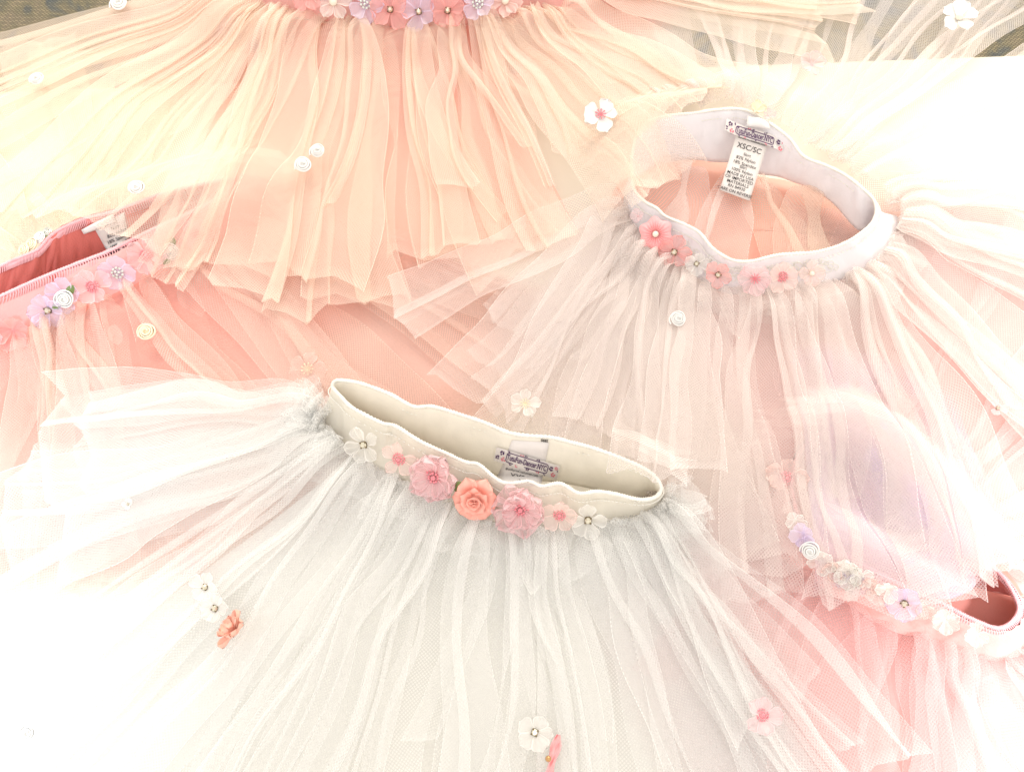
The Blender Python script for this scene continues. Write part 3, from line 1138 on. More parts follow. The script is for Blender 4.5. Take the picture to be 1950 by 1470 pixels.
def simple_tag(root, corners, surf, mat, nx=8, ny=6, name='care_tag', bulge=0.0):
    base = np.array(root.location)
    V = []
    for j in range(ny):
        t = j / (ny - 1)
        for i in range(nx):
            s = i / (nx - 1)
            x = (corners[0][0] * (1 - s) + corners[1][0] * s) * (1 - t) + (corners[3][0] * (1 - s) + corners[2][0] * s) * t
            y = (corners[0][1] * (1 - s) + corners[1][1] * s) * (1 - t) + (corners[3][1] * (1 - s) + corners[2][1] * s) * t
            V.append(surf(x, y) + np.array([0, 0, bulge * math.sin(math.pi * s) * math.sin(math.pi * t)]) - base)
    me = setmesh(name, V, grid_faces(nx, ny), mat)
    o = link(name, me, root)
    sm = o.modifiers.new('thick', 'SOLIDIFY')
    sm.thickness = 0.0003
    return o


tg = simple_tag(TL, [(178, 432), (236, 404), (255, 492), (205, 480)], lambda a, b: LS(a, b, .0015), M['label_white'])
for k, s in enumerate(('Skirt', '82% Nylon', '18% Spandex', '100% Nylon', 'MADE IN USA')):
    v, f = text_mesh(s, 9.5, .1)
    Q = [p - c for p in place(v, f, (219 + k * 3.6, 434 + k * 10.0), (.86, -.38), (-.35, -.9), lambda a, b: LS(a, b, .0026))]
    poly_obj('lettering', Q, f, M['ink'], tg)
tt = simple_tag(TL, [(155, 438), (215, 408), (222, 424), (160, 446)], lambda a, b: LS(a, b, .003), M['lilac_organza'], name='satin_loop', bulge=.002)
tt.data.materials[0] = M['white_satin']

# ================================================================== pink skirt at the lower right
rng = np.random.RandomState(23)
c = P(1700, 1050, 0)
TB = thing('tutu_skirt', 'rose pink tulle skirt at the lower right, its pink waistband under the blush tulle', 'tutu', tuple(c))
B_band = [(1508, 924, .024, 1480, 960, .008), (1523, 988, .025, 1485, 1030, .008), (1555, 1024, .026, 1515, 1075, .008), (1627, 1067, .027, 1590, 1125, .008), (1717, 1114, .028, 1680, 1180, .008),
          (1788, 1146, .028, 1760, 1212, .008), (1845, 1176, .028, 1830, 1235, .008), (1900, 1196, .028, 1905, 1250, .008), (1932, 1178, .028, 1960, 1215, .008), (1939, 1150, .028, 1965, 1150, .008),
          (1914, 1103, .029, 1915, 1130, .006), (1878, 1067, .029, 1872, 1120, .005), (1842, 1024, .029, 1830, 1095, .005), (1788, 960, .029, 1770, 1035, .005), (1717, 880, .029, 1700, 955, .005),
          (1663, 834, .028, 1650, 905, .005), (1610, 812, .027, 1600, 875, .005), (1555, 830, .026, 1550, 880, .005), (1520, 868, .025, 1510, 900, .006)]
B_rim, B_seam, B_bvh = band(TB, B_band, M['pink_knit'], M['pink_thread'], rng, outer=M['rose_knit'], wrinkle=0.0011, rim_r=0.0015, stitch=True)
pairsB = [(1480, 950, 1180, 1000, .004), (1482, 1030, 1150, 1200, .004), (1515, 1078, 1230, 1450, .004), (1590, 1128, 1400, 1650, .004), (1680, 1183, 1600, 1760, .004), (1760, 1215, 1800, 1800, .004),
          (1830, 1238, 2000, 1780, .004), (1905, 1253, 2200, 1650, .004), (1965, 1210, 2350, 1400, .004), (1970, 1150, 2400, 1150, .004)]
skirt(TB, pairsB, 13, M['pink_net'], M['pink_lining'], rng, .008, layers=1, linings=2, puff=.005, nback=(0, 1), width=1.6, jit=.5, loose=8)
pairsBb = [(1960, 1140, 2350, 1050, .004), (1900, 1060, 2320, 850, .004), (1830, 975, 2260, 650, .004), (1740, 880, 2150, 480, .004), (1650, 815, 1980, 380, .004), (1580, 800, 1760, 360, .004), (1500, 880, 1500, 420, .004), (1480, 940, 1280, 620, .004)]
skirt(TB, pairsBb, 8, M['pink_net'], M['pink_lining'], rng, .008, layers=1, linings=1, puff=.007, nback=(1, 2), width=1.4)


inner_cloth(TB, B_seam, M['waist_lining'], 5.0)


def BP(x, y, back=.013):
    return on_surface(B_bvh, x, y, back, .016)


nB = facing(0.8, -0.5)
rosebud(TB, BP(1543, 1046, .018), nB, rad(17, 1543, 1046), M['white_satin'], seed=1)
flower(TB, BP(1566, 1068), nB, rad(27, 1566, 1068), M['white_organza'], 5, None, seed=2, cup=.6, ruffle=.15)
flower(TB, BP(1615, 1086), nB, rad(30, 1615, 1086), M['white_organza'], 6, None, seed=3, cup=.5, ruffle=.15, layers=2)
flower(TB, BP(1628, 1110), nB, rad(24, 1628, 1112), M['lilac_organza'], 5, 'stone', seed=4)
flower(TB, BP(1672, 1126), nB, rad(26, 1672, 1126), M['white_organza'], 5, 'stone', seed=5, cup=.4)
flower(TB, BP(1722, 1146, .014), nB, rad(34, 1722, 1146), M['lilac_organza'], 5, 'stone', seed=6, cup=.25, wide=1.0, label='pale lilac flower with a rhinestone')
flower(TB, BP(1530, 1015), nB, rad(26, 1530, 1015), M['lilac_organza'], 5, None, seed=7, cup=.5)
flower(TB, BP(1800, 1178), nB, rad(26, 1800, 1178), M['white_organza'], 6, None, seed=8, cup=.4)
flower(TB, BP(1860, 1204), nB, rad(24, 1860, 1204), M['white_organza'], 6, None, seed=9, cup=.4)
for k, (x, y, r_, mt) in enumerate(((1585, 1082, 20, 'pale_organza'), (1600, 1098, 18, 'lilac_organza'), (1640, 1096, 22, 'white_organza'), (1655, 1112, 18, 'pale_organza'), (1690, 1120, 22, 'white_organza'), (1515, 990, 20, 'white_organza'), (1535, 1030, 18, 'lilac_organza'), (1760, 1160, 18, 'pale_organza'))):
    flower(TB, BP(x, y), nB, rad(r_, x, y), M[mt], 5, None, seed=70 + k, cup=.7, ruffle=.2)
tg = simple_tag(TB, [(1655, 842), (1715, 892), (1700, 935), (1640, 885)], lambda a, b: on_surface(B_bvh, a, b, .0016, .015), M['label_white'])
for k, s in enumerate(('Skirt', '82% Nylon', '18% Spandex')):
    v, f = text_mesh(s, 10, .1)
    Q = [p - c for p in place(v, f, (1684 - k * 4, 878 + k * 10), (.78, .62), (.35, -.9), lambda a, b: on_surface(B_bvh, a, b, .0026, .015))]
    poly_obj('lettering', Q, f, M['ink'], tg)

# ================================================================== blush skirt at the right
rng = np.random.RandomState(31)
c = P(1440, 400, 0)
TR = thing('tutu_skirt', 'blush white tulle skirt with round open white waistband and long hanging care tag', 'tutu', tuple(c))
R_band = [(1205, 352, .036, 1188, 400, .014), (1225, 382, .037, 1200, 440, .014), (1250, 397, .037, 1225, 470, .014), (1268, 413, .037, 1255, 492, .014), (1304, 428, .037, 1290, 512, .014), (1332, 444, .037, 1320, 528, .014),
          (1358, 474, .037, 1345, 545, .014), (1393, 495, .037, 1385, 558, .014), (1429, 498, .037, 1430, 562, .014), (1483, 486, .037, 1490, 555, .014), (1555, 480, .037, 1570, 540, .014),
          (1609, 463, .037, 1635, 520, .014), (1652, 434, .038, 1690, 475, .014), (1667, 410, .038, 1712, 420, .012), (1665, 384, .039, 1680, 412, .010), (1645, 362, .039, 1640, 440, .010),
          (1609, 334, .039, 1591, 391, .010), (1573, 316, .039, 1550, 362, .010), (1530, 298, .039, 1505, 344, .010), (1501, 262, .040, 1480, 336, .010), (1451, 226, .040, 1440, 330, .010),
          (1411, 209, .040, 1400, 312, .010), (1362, 210, .040, 1355, 308, .010), (1322, 216, .040, 1315, 304, .010), (1265, 222, .039, 1262, 312, .010), (1225, 238, .038, 1225, 330, .010), (1205, 285, .037, 1195, 350, .012)]
R_rim, R_seam, R_bvh = band(TR, R_band, M['lilac_lit_knit'], M['white_thread'], rng, wrinkle=0.0009, rim_r=0.0013)
overB = drape_over([(B_rim, .003, .05)])
pairsR = [(1190, 400, 1000, 600, .012), (1200, 440, 930, 760, .012), (1225, 470, 985, 850, .012), (1255, 492, 1120, 860, .012), (1290, 512, 1240, 960, .012), (1320, 528, 1330, 1080, .012), (1350, 548, 1400, 1120, .012),
          (1430, 562, 1500, 1150, .012), (1490, 555, 1620, 1165, .012), (1540, 548, 1740, 1165, .014), (1590, 535, 1850, 1130, .014), (1635, 520, 1990, 1040, .012), (1670, 495, 2100, 900, .010), (1700, 450, 2220, 700, .010), (1712, 410, 2280, 480, .010)]
skirt(TR, pairsR, 24, M['blush_net'], M['blush_lining'], rng, .014, layers=1, linings=1, puff=.008, nback=(0, 2), width=2.0, over=overB, loose=14)
pairsRb = [(1712, 420, 2260, 520, .008), (1690, 390, 2250, 330, .008), (1650, 350, 2160, 160, .008), (1600, 315, 2050, 0, .008), (1550, 290, 1900, -90, .008), (1500, 250, 1720, -120, .008), (1450, 215, 1560, -130, .008),
           (1400, 200, 1400, -110, .008), (1340, 205, 1250, -60, .008), (1270, 215, 1140, -20, .008), (1220, 240, 1050, 60, .006)]
skirt(TR, pairsRb, 17, M['blush_net'], M['blush_net'], rng, .014, layers=1, linings=0, puff=.007, nback=(1, 3), width=1.5, nv=26)
# inside of the skirt seen through the waist
base = np.array(TR.location)
inner_cloth(TR, R_seam, M['peach_lining'], 1.8, .0035)
short_frill(TR, pairsR, .09, 16, M['blush_net'], .0135, rng)
one_strip(TR, (1405, 340), (1330, 600), .010, .006, .016, .05, M['blush_net'], rng, nback=1)
one_strip(TR, (1440, 350), (1530, 600), .010, .006, .02, .05, M['peach_net'], rng, nback=1, bend=.15)
one_strip(TR, (1560, 360), (1650, 620), .010, .006, .04, .10, M['peach_net'], rng, nback=1, bend=-.1)
one_strip(TR, (1300, 310), (1240, 560), .010, .006, .03, .08, M['blush_net'], rng, nback=1)
# the flat panels lying to the left of the waist
for a, b, w3, bd in (((1185, 420), (1010, 850), .075, .02), ((1180, 420), (880, 760), .06, .0), ((1185, 400), (760, 600), .05, -.02), ((1195, 440), (1130, 830), .055, .02)):
    one_strip(TR, a, b, .016, .014, .03, w3, M['blush_net'], rng, nback=1, bend=bd, cut=.2, dens_root=1.2)


def RP(x, y, back=.009):
    return on_surface(R_bvh, x, y, back, .022)


nR = facing(0.8, -0.15)
yoyo(TR, RP(1249, 446), facing(.7, -.3), rad(30, 1249, 446), M['pink_satin'])
flower(TR, RP(1284, 480), facing(.8, -.3), rad(31, 1284, 480), M['rose_organza'], 6, 'stone', seed=31, spin=.4, cup=.3, ruffle=.1)
flower(TR, RP(1326, 502), nR, rad(24, 1326, 502), M['white_organza'], 5, 'stone', seed=32, cup=.35)
flower(TR, RP(1367, 523), nR, rad(27, 1367, 523), M['rose_organza'], 5, 'stone', seed=33, spin=1.2, cup=.45)
flower(TR, RP(1437, 530), nR, rad(31, 1437, 530), M['pink_organza'], 7, 'stamens', M['pink_bead'], seed=34, spin=.5, cup=.45, ruffle=.1)
flower(TR, RP(1489, 527), nR, rad(32, 1489, 527), M['pale_organza'], 5, 'beads', M['pink_bead'], seed=35, spin=.5, cup=.5)
flower(TR, RP(1545, 520), nR, rad(25, 1545, 520), M['pale_organza'], 6, 'pearl', seed=36, cup=.5)
flower(TR, RP(1215, 412), facing(.5, -.6), rad(14, 1215, 412), M['pink_organza'], 5, None, seed=37, label='deep pink flower')
# gathers of fine thread on the white band
parts = []
for x in np.linspace(1300, 1590, 70):
    k = 0
    yy = np.interp(x, [1290, 1330, 1380, 1440, 1520, 1600], [462, 492, 520, 526, 514, 498])
    for q in range(2):
        x0, y0 = x + rng.uniform(-8, 8), yy + rng.uniform(-12, 12)
        r_ = rng.uniform(4, 8)
        a0 = rng.uniform(0, 6)
        pts = [on_surface(R_bvh, x0 + r_ * math.cos(a0 + a), y0 + .7 * r_ * math.sin(a0 + a), .0012, .022) for a in np.linspace(0, 4, 7)]
        parts.append(tube(pts, .00022, 4))
v, f = merge(parts)
o = link('gathering_thread', setmesh('gathering_thread', np.array(v) - base, f, M['white_thread']), TR)
o['kind'] = 'stuff'
# flowers outside the far rim
flower(TR, P(1440, 212, .042), facing(0, .2), rad(18, 1440, 212), M['cream_satin'], 5, None, seed=38, cup=.5)
flower(TR, P(1462, 222, .040), facing(0, .2), rad(14, 1462, 222), M['pink_organza'], 5, None, seed=39, cup=.5)
# brand label, loop and care tag
tagz = lambda y: .036 - (y - 240) / 140 * .016
care = simple_tag(TR, [(1407, 240), (1466, 262), (1427, 383), (1371, 362)], lambda a, b: P(a, b, tagz(b)), M['label_white'], 8, 10)
care['label'] = 'white care tag printed with size and fibre content'
ex, ey = (.945, .31), (.30, -.93)
for s, x, y, sz in (('#uniformCostumes.com', 1432, 269, 6.0), ('XSC/SC', 1427, 283, 16), ('Skirt', 1423, 296, 8.5), ('82% Nylon', 1420.5, 304.5, 9.5), ('18% Spandex', 1418, 313.5, 9.5), ('Skirt', 1415.5, 319.5, 8.5), ('100% Nylon', 1413, 327, 9.5),
                    ('MADE IN USA', 1410, 335, 9.5), ('OF IMPORTED', 1407.5, 342.5, 9.5), ('MATERIALS', 1405, 350, 9.5), ('RN 84930', 1402.5, 357.5, 9), ('CARE ON REVERSE', 1399.5, 366, 9)):
    v, f = text_mesh(s, sz * .92, .03)
    Q = [p - base for p in place(v, f, (x, y), ex, ey, lambda a, b: P(a, b, tagz(b) + .0007))]
    poly_obj('lettering', Q, f, M['ink'], care)
brand_label(TR, (1437, 258), (.93, .36), (.2, -.98), lambda a, b, back: P(a, b, tagz(b) + .0012 + back - .0012), 118, 22, wave=2.0)
lp = simple_tag(TR, [(1424, 221), (1463, 232), (1467, 247), (1421, 240)], lambda a, b: P(a, b, .042 - (b - 226) * .00012), M['white_satin'], name='satin_loop', bulge=.004)
# loose ornaments sewn to the skirt


def ornament(root, kind, x, y, z, r, mat=None, **kw):
    p = P(x, y, z)
    nn = facing(kw.pop('a', .2), kw.pop('side', 0))
    if kind == 'bud':
        return rosebud(root, p, nn, rad(r, x, y, z), M[mat or 'white_satin'], seed=int(x), **kw)
    return flower(root, p, nn, rad(r, x, y, z), M[mat], seed=int(x), **kw)


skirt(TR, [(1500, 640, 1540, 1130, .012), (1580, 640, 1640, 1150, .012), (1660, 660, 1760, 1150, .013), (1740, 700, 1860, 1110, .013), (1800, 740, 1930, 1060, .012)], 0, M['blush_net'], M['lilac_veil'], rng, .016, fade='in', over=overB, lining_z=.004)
ornament(TR, 'bud', 1290, 609, .027, 15, label='cream ribbon rose below the round waistband')
ornament(TR, 'fl', 1000, 770, .024, 31, 'white_organza', n=5, centre='stamens', cmat=M['cream_satin'], label='white organza flower above the bottom white waistband', cup=.2, wide=.75)
ornament(TR, 'fl', 1495, 912, .024, 42, 'pale_organza', n=5, centre='beads', cmat=M['pink_bead'], cup=.2, label='large sheer flower with pink beads')
ornament(TR, 'fl', 1545, 125, .022, 26, 'pink_organza', n=5, centre=None)
ornament(TR, 'fl', 1823, 38, .028, 34, 'white_satin', n=5, centre='pearl', cup=.2, label='white satin flower at the top right corner')
ornament(TR, 'fl', 1898, 778, .036, 19, 'pink_organza', n=3, centre='stone', cup=.3)
# smooth lilac-white satin panel hanging in the opening of the pink waistband
for a, b, w0_, w3 in (((1690, 900), (1812, 1140), .022, .040),):
    p0_, p3_ = P(a[0], a[1], .010), P(b[0], b[1], .027)
    V, D = [], []
    nu_, nv_ = 15, 34
    dv = (p3_ - p0_)
    L_ = np.linalg.norm(dv)
    dv = dv / L_
    pn = np.array([-dv[1], dv[0], 0])
    for j in range(nv_):
        t = j / (nv_ - 1)
        ww = (w0_ + (w3 - w0_) * t) * .5
        if t > .88:
            ww *= math.sqrt(max(0.0, 1 - ((t - .88) / .12) ** 2)) * .999 + .001
        for i in range(nu_):
            s = i / (nu_ - 1) * 2 - 1
            p = p0_ + dv * L_ * t + pn * ww * s
            V.append((p[0], p[1], max(p[2], .0) + .0025 * (1 - s * s)))
            D.append(2.0 if i in (0, nu_ - 1) or j == nv_ - 1 else 1.0)
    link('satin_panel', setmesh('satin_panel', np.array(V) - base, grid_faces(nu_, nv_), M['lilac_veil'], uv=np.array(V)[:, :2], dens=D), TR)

# ================================================================== white skirt in front
rng = np.random.RandomState(47)
c = P(950, 950, 0)
TW = thing('tutu_skirt', 'white tulle skirt in front with pink, coral and white flowers along its waistband', 'tutu', tuple(c))
W_band = [(634, 738, .042, 608, 800, .014), (650, 756, .041, 640, 832, .015), (672, 777, .040, 665, 858, .015), (726, 805, .039, 715, 888, .015), (754, 812, .039, 750, 905, .015), (801, 841, .039, 790, 930, .015),
          (851, 864, .039, 840, 955, .015), (887, 880, .039, 880, 975, .015), (912, 885, .039, 905, 985, .015), (941, 909, .039, 935, 997, .015), (966, 921, .039, 960, 1002, .015), (1006, 917, .039, 1000, 1004, .015),
          (1031, 926, .039, 1030, 1006, .015), (1067, 921, .039, 1070, 1006, .015), (1102, 939, .039, 1105, 1005, .015), (1138, 936, .039, 1145, 1000, .015), (1174, 941, .039, 1185, 993, .015),
          (1217, 951, .039, 1232, 982, .015), (1246, 947, .040, 1262, 965, .014), (1259, 930, .041, 1268, 948, .012), (1245, 905, .042, 1250, 940, .010), (1210, 884, .043, 1205, 950, .010), (1138, 856, .043, 1130, 930, .010),
          (1090, 843, .043, 1080, 920, .010), (1049, 833, .043, 1040, 915, .010), (977, 826, .043, 968, 912, .010), (923, 805, .043, 912, 890, .010), (869, 787, .043, 858, 870, .010), (822, 774, .043, 812, 855, .010),
          (787, 774, .043, 778, 845, .010), (743, 751, .043, 735, 825, .010), (690, 731, .043, 684, 800, .011), (655, 725, .043, 645, 780, .012), (638, 726, .043, 615, 785, .013)]
W_rim, W_seam, W_bvh = band(TW, W_band, M['white_knit'], M['white_thread'], rng, wrinkle=0.0008, rim_r=0.0014)
pairsW = [(606, 790, 110, 850, .012), (612, 805, -10, 960, .012), (640, 835, -120, 1150, .012), (680, 872, -80, 1420, .012), (740, 902, 130, 1640, .012), (800, 937, 330, 1760, .012), (860, 965, 560, 1800, .012), (920, 993, 790, 1830, .012),
          (985, 1006, 960, 1830, .012), (1050, 1008, 1140, 1820, .012), (1120, 1005, 1340, 1790, .012), (1180, 995, 1520, 1740, .012), (1230, 983, 1680, 1640, .012), (1266, 955, 1720, 1500, .012)]
skirt(TW, pairsW, 25, M['white_net'], M['white_lining'], rng, .015, layers=1, linings=2, lin=(3, 13), puff=.007, nback=(0, 2), width=1.9, loose=18)
# short gathered frill just under the waistband
frill = [(606, 790, 540, 800, .016), (640, 835, 585, 890, .016), (700, 885, 670, 960, .016), (790, 932, 770, 1010, .016), (880, 978, 865, 1050, .016), (985, 1006, 980, 1075, .016), (1100, 1006, 1115, 1075, .016), (1200, 990, 1230, 1060, .016), (1268, 950, 1340, 985, .016)]
skirt(TW, frill, 14, M['white_net'], M['white_net'], rng, .015, layers=1, linings=1, puff=.006, nback=(1, 2), width=2.6, nv=14)
for a, b, w3 in (((610, 795), (100, 910), .13), ((645, 838), (-60, 1280), .16), ((608, 790), (170, 845), .07)):
    one_strip(TW, a, b, .018, .016, .02, w3, M['white_net'], rng, puff=.006, nback=2, dens_root=1.3)
one_strip(TW, (606, 790), (540, 765), .02, .02, .01, .035, M['white_net'], rng, puff=.008, nback=2)
one_strip(TW, (612, 780), (575, 755), .02, .02, .01, .030, M['white_net'], rng, puff=.008, nback=2)


def WP(x, y, back=.009):
    return on_surface(W_bvh, x, y, back, .026)


nW = facing(.8, -.15)
flower(TW, WP(694, 845), nW, rad(36, 694, 845), M['white_organza'], 5, 'stone', seed=41, spin=.7, wide=.75, label='white organza flower with a rhinestone at the left end of the row')
flower(TW, WP(761, 872), nW, rad(38, 761, 872), M['pale_organza'], 5, 'beads', M['pink_bead'], seed=42, spin=.35, wide=.75, tip=.4, label='pale pink flower with pink beads, second in the row')
flower(TW, WP(828, 905), nW, rad(51, 828, 905), M['pink_organza'], 7, 'beads', M['pink_bead'], seed=43, spin=.2, layers=2, cup=.22, ruffle=.24, wide=.95, label='large ruffled pink organza flower left of the coral rose')
satin_rose(TW, WP(906, 948, .009), nW, rad(40, 906, 948), M['coral_satin'], seed=4)['label'] = 'coral satin rose with green leaves'
flower(TW, WP(992, 966), nW, rad(51, 992, 966), M['pink_organza'], 7, 'beads', M['pink_bead'], seed=45, spin=.5, layers=2, cup=.22, ruffle=.24, wide=.95, label='large ruffled pink organza flower right of the coral rose')
flower(TW, WP(1066, 978), nW, rad(36, 1066, 978), M['pale_organza'], 5, 'beads', M['pink_bead'], seed=46, spin=.3, wide=.85, label='pale pink flower with pink beads, sixth in the row')
flower(TW, WP(1120, 988), nW, rad(37, 1120, 988), M['white_organza'], 5, 'stone', seed=47, spin=.5, wide=.85, label='white organza flower with a rhinestone at the right end of the row')
base = np.array(TW.location)


def WS(a, b, back=.001):
    return on_surface(W_bvh, a, b, back, .03)


loop = simple_tag(TW, [(975, 838), (1046, 842), (1030, 925), (942, 922)], lambda a, b: WS(a, b, .001), M['label_white'], name='care_tag')
for s, x, y, sz in (('#uniformCostumes.com', 994, 899, 6.5), ('XXSC', 990, 910, 15)):
    v, f = text_mesh(s, sz, .08)
    Q = [p - base for p in place(v, f, (x, y), (.975, .22), (.2, -.98), lambda a, b: WS(a, b, .0024))]
    poly_obj('lettering', Q, f, M['ink'], loop)
v, f = text_mesh('2890', 7, .25)
Q = [p - base for p in place(v, f, (1037, 839), (-.985, -.15), (-.15, .98), lambda a, b: WS(a, b, .0018))]
poly_obj('lettering', Q, f, M['ink'], loop)
brand_label(TW, (1003, 882), (.958, .287), (.24, -.96), lambda a, b, back: WS(a, b, back + .001), 126, 27)


def tuft(root, x, y, z, dx, dy, n, L_, net, rng, spread=1.0, w3=.02):
    for k in range(n):
        a = rng.uniform(-spread, spread)
        ca, sa = math.cos(a), math.sin(a)
        ex_, ey_ = (dx * ca - dy * sa) * L_, (dx * sa + dy * ca) * L_
        s = rng.uniform(.5, 1.1)
        one_strip(root, (x + rng.uniform(-8, 8), y + rng.uniform(-14, 14)), (x + ex_ * s, y + ey_ * s), z, z + rng.uniform(.0, .008), .012, w3 * rng.uniform(.6, 1.4), net, rng, puff=.006, bend=rng.uniform(-.4, .4), nback=rng.randint(1, 3), cut=.6, dens_root=1.0)


tuft(TW, 618, 805, .017, -1, -.35, 7, 70, M['white_net'], rng)
tuft(TW, 640, 845, .017, -.9, .45, 4, 60, M['white_net'], rng, .6)
tuft(TW, 1262, 965, .017, .9, .35, 7, 80, M['white_net'], rng, .9)
ornament(TW, 'fl', 392, 1118, .024, 30, 'white_organza', n=5, centre='stone')
ornament(TW, 'fl', 411, 1158, .024, 32, 'white_organza', n=5, centre='stone')
ornament(TW, 'fl', 368, 1076, .010, 26, 'rose_organza', n=5, centre=None, label='deep pink flower under the tulle')
ornament(TW, 'fl', 245, 960, .022, 12, 'white_organza', n=4, centre='stone')
ornament(TW, 'bud', 55, 1395, .024, 15)
ornament(TW, 'fl', 1018, 1393, .024, 36, 'white_organza', n=5, centre='stone', cup=.15, wide=.95, label='white organza flower with a rhinestone near the bottom edge')
ornament(TW, 'fl', 1450, 1360, .026, 38, 'pink_organza', n=5, centre='beads', cmat=M['pink_bead'], cup=.1, label='sheer pink flower under the tulle')
ornament(TW, 'fl', 1443, 1240, .016, 12, 'white_organza', n=4, centre='stone')


def crumpled(root, x, y, z, L_, W_, ang, mat, seed):
    base = np.array(root.location)
    r_ = np.random.RandomState(seed)
    p = P(x, y, z)
    nu_, nv_ = 13, 17
    V = []
    for j in range(nv_):
        t = j / (nv_ - 1)
        ww = W_ * (.75 + .25 * math.sin(t * 9 + .7)) * math.sqrt(math.sin(math.pi * (.06 + .88 * t)))
        for i in range(nu_):
            s = i / (nu_ - 1) * 2 - 1
            a, b = (t - .5) * L_, s * ww * .5
            V.append((p[0] - base[0] + a * math.cos(ang) - b * math.sin(ang), p[1] - base[1] + a * math.sin(ang) + b * math.cos(ang),
                      p[2] - base[2] + .0012 * math.sin(t * 23 + s * 3) + .0012 * math.sin(s * 6 + t * 9) + .002 * (1 - s * s)))
    return link('ribbon_flower', setmesh('ribbon_flower', V, grid_faces(nu_, nv_), M[mat]), root)


ornament(TW, 'fl', 452, 1203, .026, 36, 'peach_satin', n=6, centre=None, cup=.35, ruffle=.15, layers=2, a=-.6, side=-1.1, name='ribbon_flower', label='peach ribbon flower lying half on its side')
crumpled(TW, 1052, 1448, .022, rad(95, 1052, 1448), rad(24, 1052, 1448), math.radians(75), 'pink_satin', 6)['label'] = 'pink ribbon bow at the bottom edge'
v, f = sphere(tuple(P(1044, 1444, .029) - base), rad(6, 1044, 1444), 14, 8)
link('gold_bead', setmesh('gold_bead', v, f, M['gold']), TW)
# blush strips that lie over the right end of the white waistband
overW = drape_over([(W_rim, .003, .04)])
for a, b, w3 in (((1285, 515), (1225, 925), .045), ((1310, 530), (1295, 905), .06)):
    one_strip(TR, a, b, .016, .030, .02, w3, M['blush_net'], rng, nback=1, over=overW, dens_root=1.0)

# ================================================================== peach skirt at the top
rng = np.random.RandomState(59)
c = P(790, 0, 0)
TP = thing('tutu_skirt', 'peach tulle skirt spreading down from the top edge over its neighbours', 'tutu', tuple(c))
P_band = [(480, -50, .042, 470, 0, .022), (530, -25, .042, 515, 22, .022), (600, -10, .042, 590, 38, .022), (680, -4, .042, 672, 46, .022), (760, -2, .042, 760, 52, .022), (850, -2, .042, 855, 50, .022), (930, -8, .042, 940, 42, .022),
          (1000, -18, .042, 1020, 30, .022), (1060, -35, .042, 1085, 8, .022), (1095, -70, .042, 1130, -40, .022), (1060, -120, .044, 1070, -70, .012), (950, -150, .046, 950, -90, .010), (790, -160, .046, 790, -100, .010),
          (620, -150, .046, 620, -90, .010), (510, -120, .044, 500, -70, .012), (470, -85, .042, 440, -50, .020)]
P_rim, P_seam, P_bvh = band(TP, P_band, M['rose_knit'], M['pink_thread'], rng, wrinkle=0.001, rim_r=0.0014, stitch=True)
overP = drape_over([(L_rim, .004, .06), (R_rim, .003, .055), (L_seam + np.array([0, 0, .010]), .003, .05)])
pairsP = [(450, -30, -200, 85, .012), (462, -10, -260, 200, .012), (480, 5, -140, 360, .012), (505, 22, 60, 470, .014), (540, 30, 230, 520, .016), (580, 38, 370, 550, .016), (620, 42, 480, 572, .016), (665, 46, 590, 580, .016), (710, 50, 690, 575, .016),
          (755, 52, 790, 545, .016), (805, 52, 900, 515, .016), (855, 50, 1010, 505, .018), (905, 46, 1120, 470, .018), (950, 41, 1230, 425, .020), (1000, 33, 1315, 370, .022), (1050, 20, 1330, 215, .020), (1090, 5, 1490, 130, .018), (1130, -35, 1620, 50, .016), (1130, -60, 1640, -60, .016)]
skirt(TP, pairsP, 25, M['peach_net'], M['peach_lining'], rng, .022, layers=1, linings=1, lin=(5, 13), puff=.007, nback=(0, 3), width=1.8, over=overP, loose=16)
skirt(TP, [(a[0], a[1], a[0] + (a[2] - a[0]) * .45, a[1] + (a[3] - a[1]) * .45, .022) for a in pairsP], 0, M['peach_net'], M['waist_lining'], rng, .0215, fade=True, lining_z=-.001)
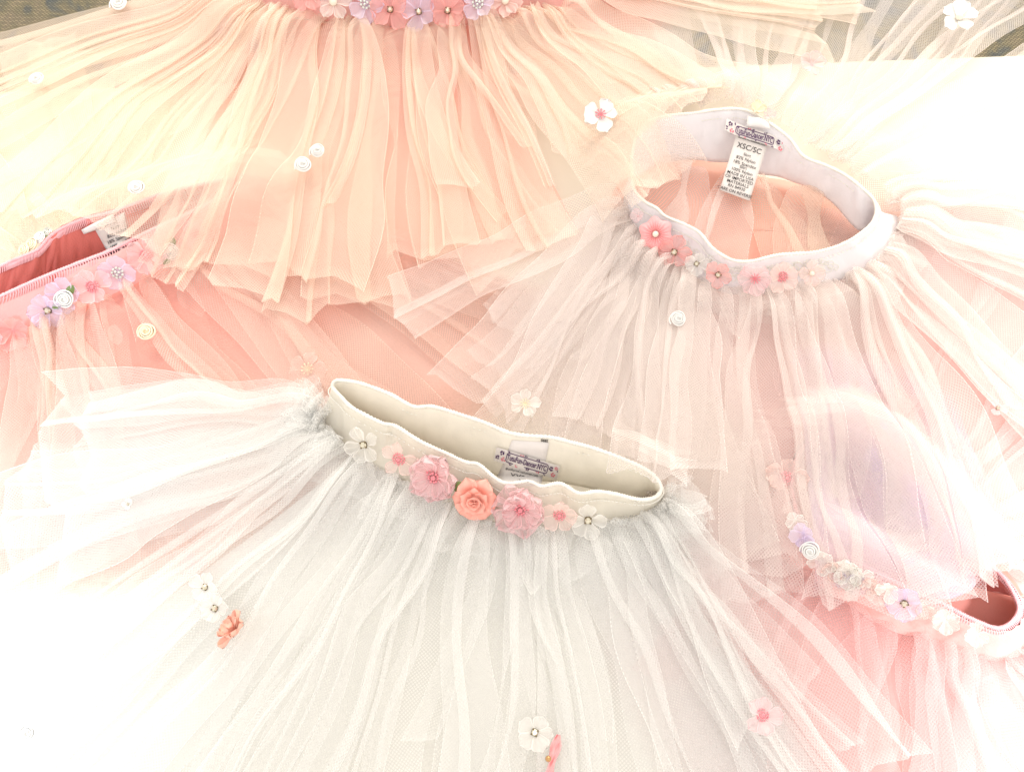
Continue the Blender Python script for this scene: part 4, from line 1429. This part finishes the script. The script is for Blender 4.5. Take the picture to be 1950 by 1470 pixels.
nP = facing(.8, 0)


def PP(x, y, back=.009):
    return on_surface(P_bvh, x, y, back, .03)


flower(TP, PP(636, 6), nP, rad(36, 636, 6), M['white_organza'], 6, 'pearl', seed=61, wide=.7, label='white and pale blue organza flower with a pearl')
flower(TP, PP(698, 8), nP, rad(34, 698, 8), M['lilac_organza'], 5, 'ring', M['clear_bead'], seed=62, label='lilac flower with a ring of clear beads')
flower(TP, PP(744, 20), nP, rad(37, 744, 20), M['rose_organza'], 5, 'stone', seed=63, spin=.3, label='rose pink flower with a rhinestone, left one')
flower(TP, PP(798, 24), nP, rad(34, 798, 24), M['lilac_organza'], 5, 'stone', seed=64, spin=.7, label='lilac flower with a rhinestone')
flower(TP, PP(853, 22), nP, rad(37, 853, 22), M['rose_organza'], 5, 'stone', seed=65, spin=.1, label='rose pink flower with a rhinestone, right one')
flower(TP, PP(910, 8), nP, rad(34, 910, 8), M['lilac_organza'], 5, 'ring', M['clear_bead'], seed=66, spin=.3)
flower(TP, PP(962, 4), nP, rad(34, 962, 4), M['pale_organza'], 7, 'pearl', seed=67, wide=.6, cup=.5)
flower(TP, PP(590, -8), nP, rad(32, 590, -8), M['rose_organza'], 5, 'stone', seed=68)
ornament(TP, 'bud', 228, 10, .028, 16, label='cream ribbon rose at the top left')
ornament(TP, 'bud', 72, 153, .028, 13)
ornament(TP, 'bud', 262, 360, .036, 15)
ornament(TP, 'bud', 605, 290, .034, 14, label='upper of the two cream ribbon roses on the middle of the peach skirt')
ornament(TP, 'bud', 578, 317, .034, 16, label='lower of the two cream ribbon roses on the middle of the peach skirt')
ornament(TP, 'fl', 1143, 222, .040, 34, 'white_satin', n=5, centre='stamens', cmat=M['pink_bead'], cup=.15, label='white satin flower with pink stamens')
ornament(TL, 'bud', 281, 634, .022, 17, 'cream_satin', label='cream ribbon rose on the salmon tulle')
ornament(TL, 'fl', 587, 705, .010, 38, 'pale_organza', n=5, centre='stamens', cmat=M['cream_satin'], cup=.1, label='sheer flower under the salmon tulle')
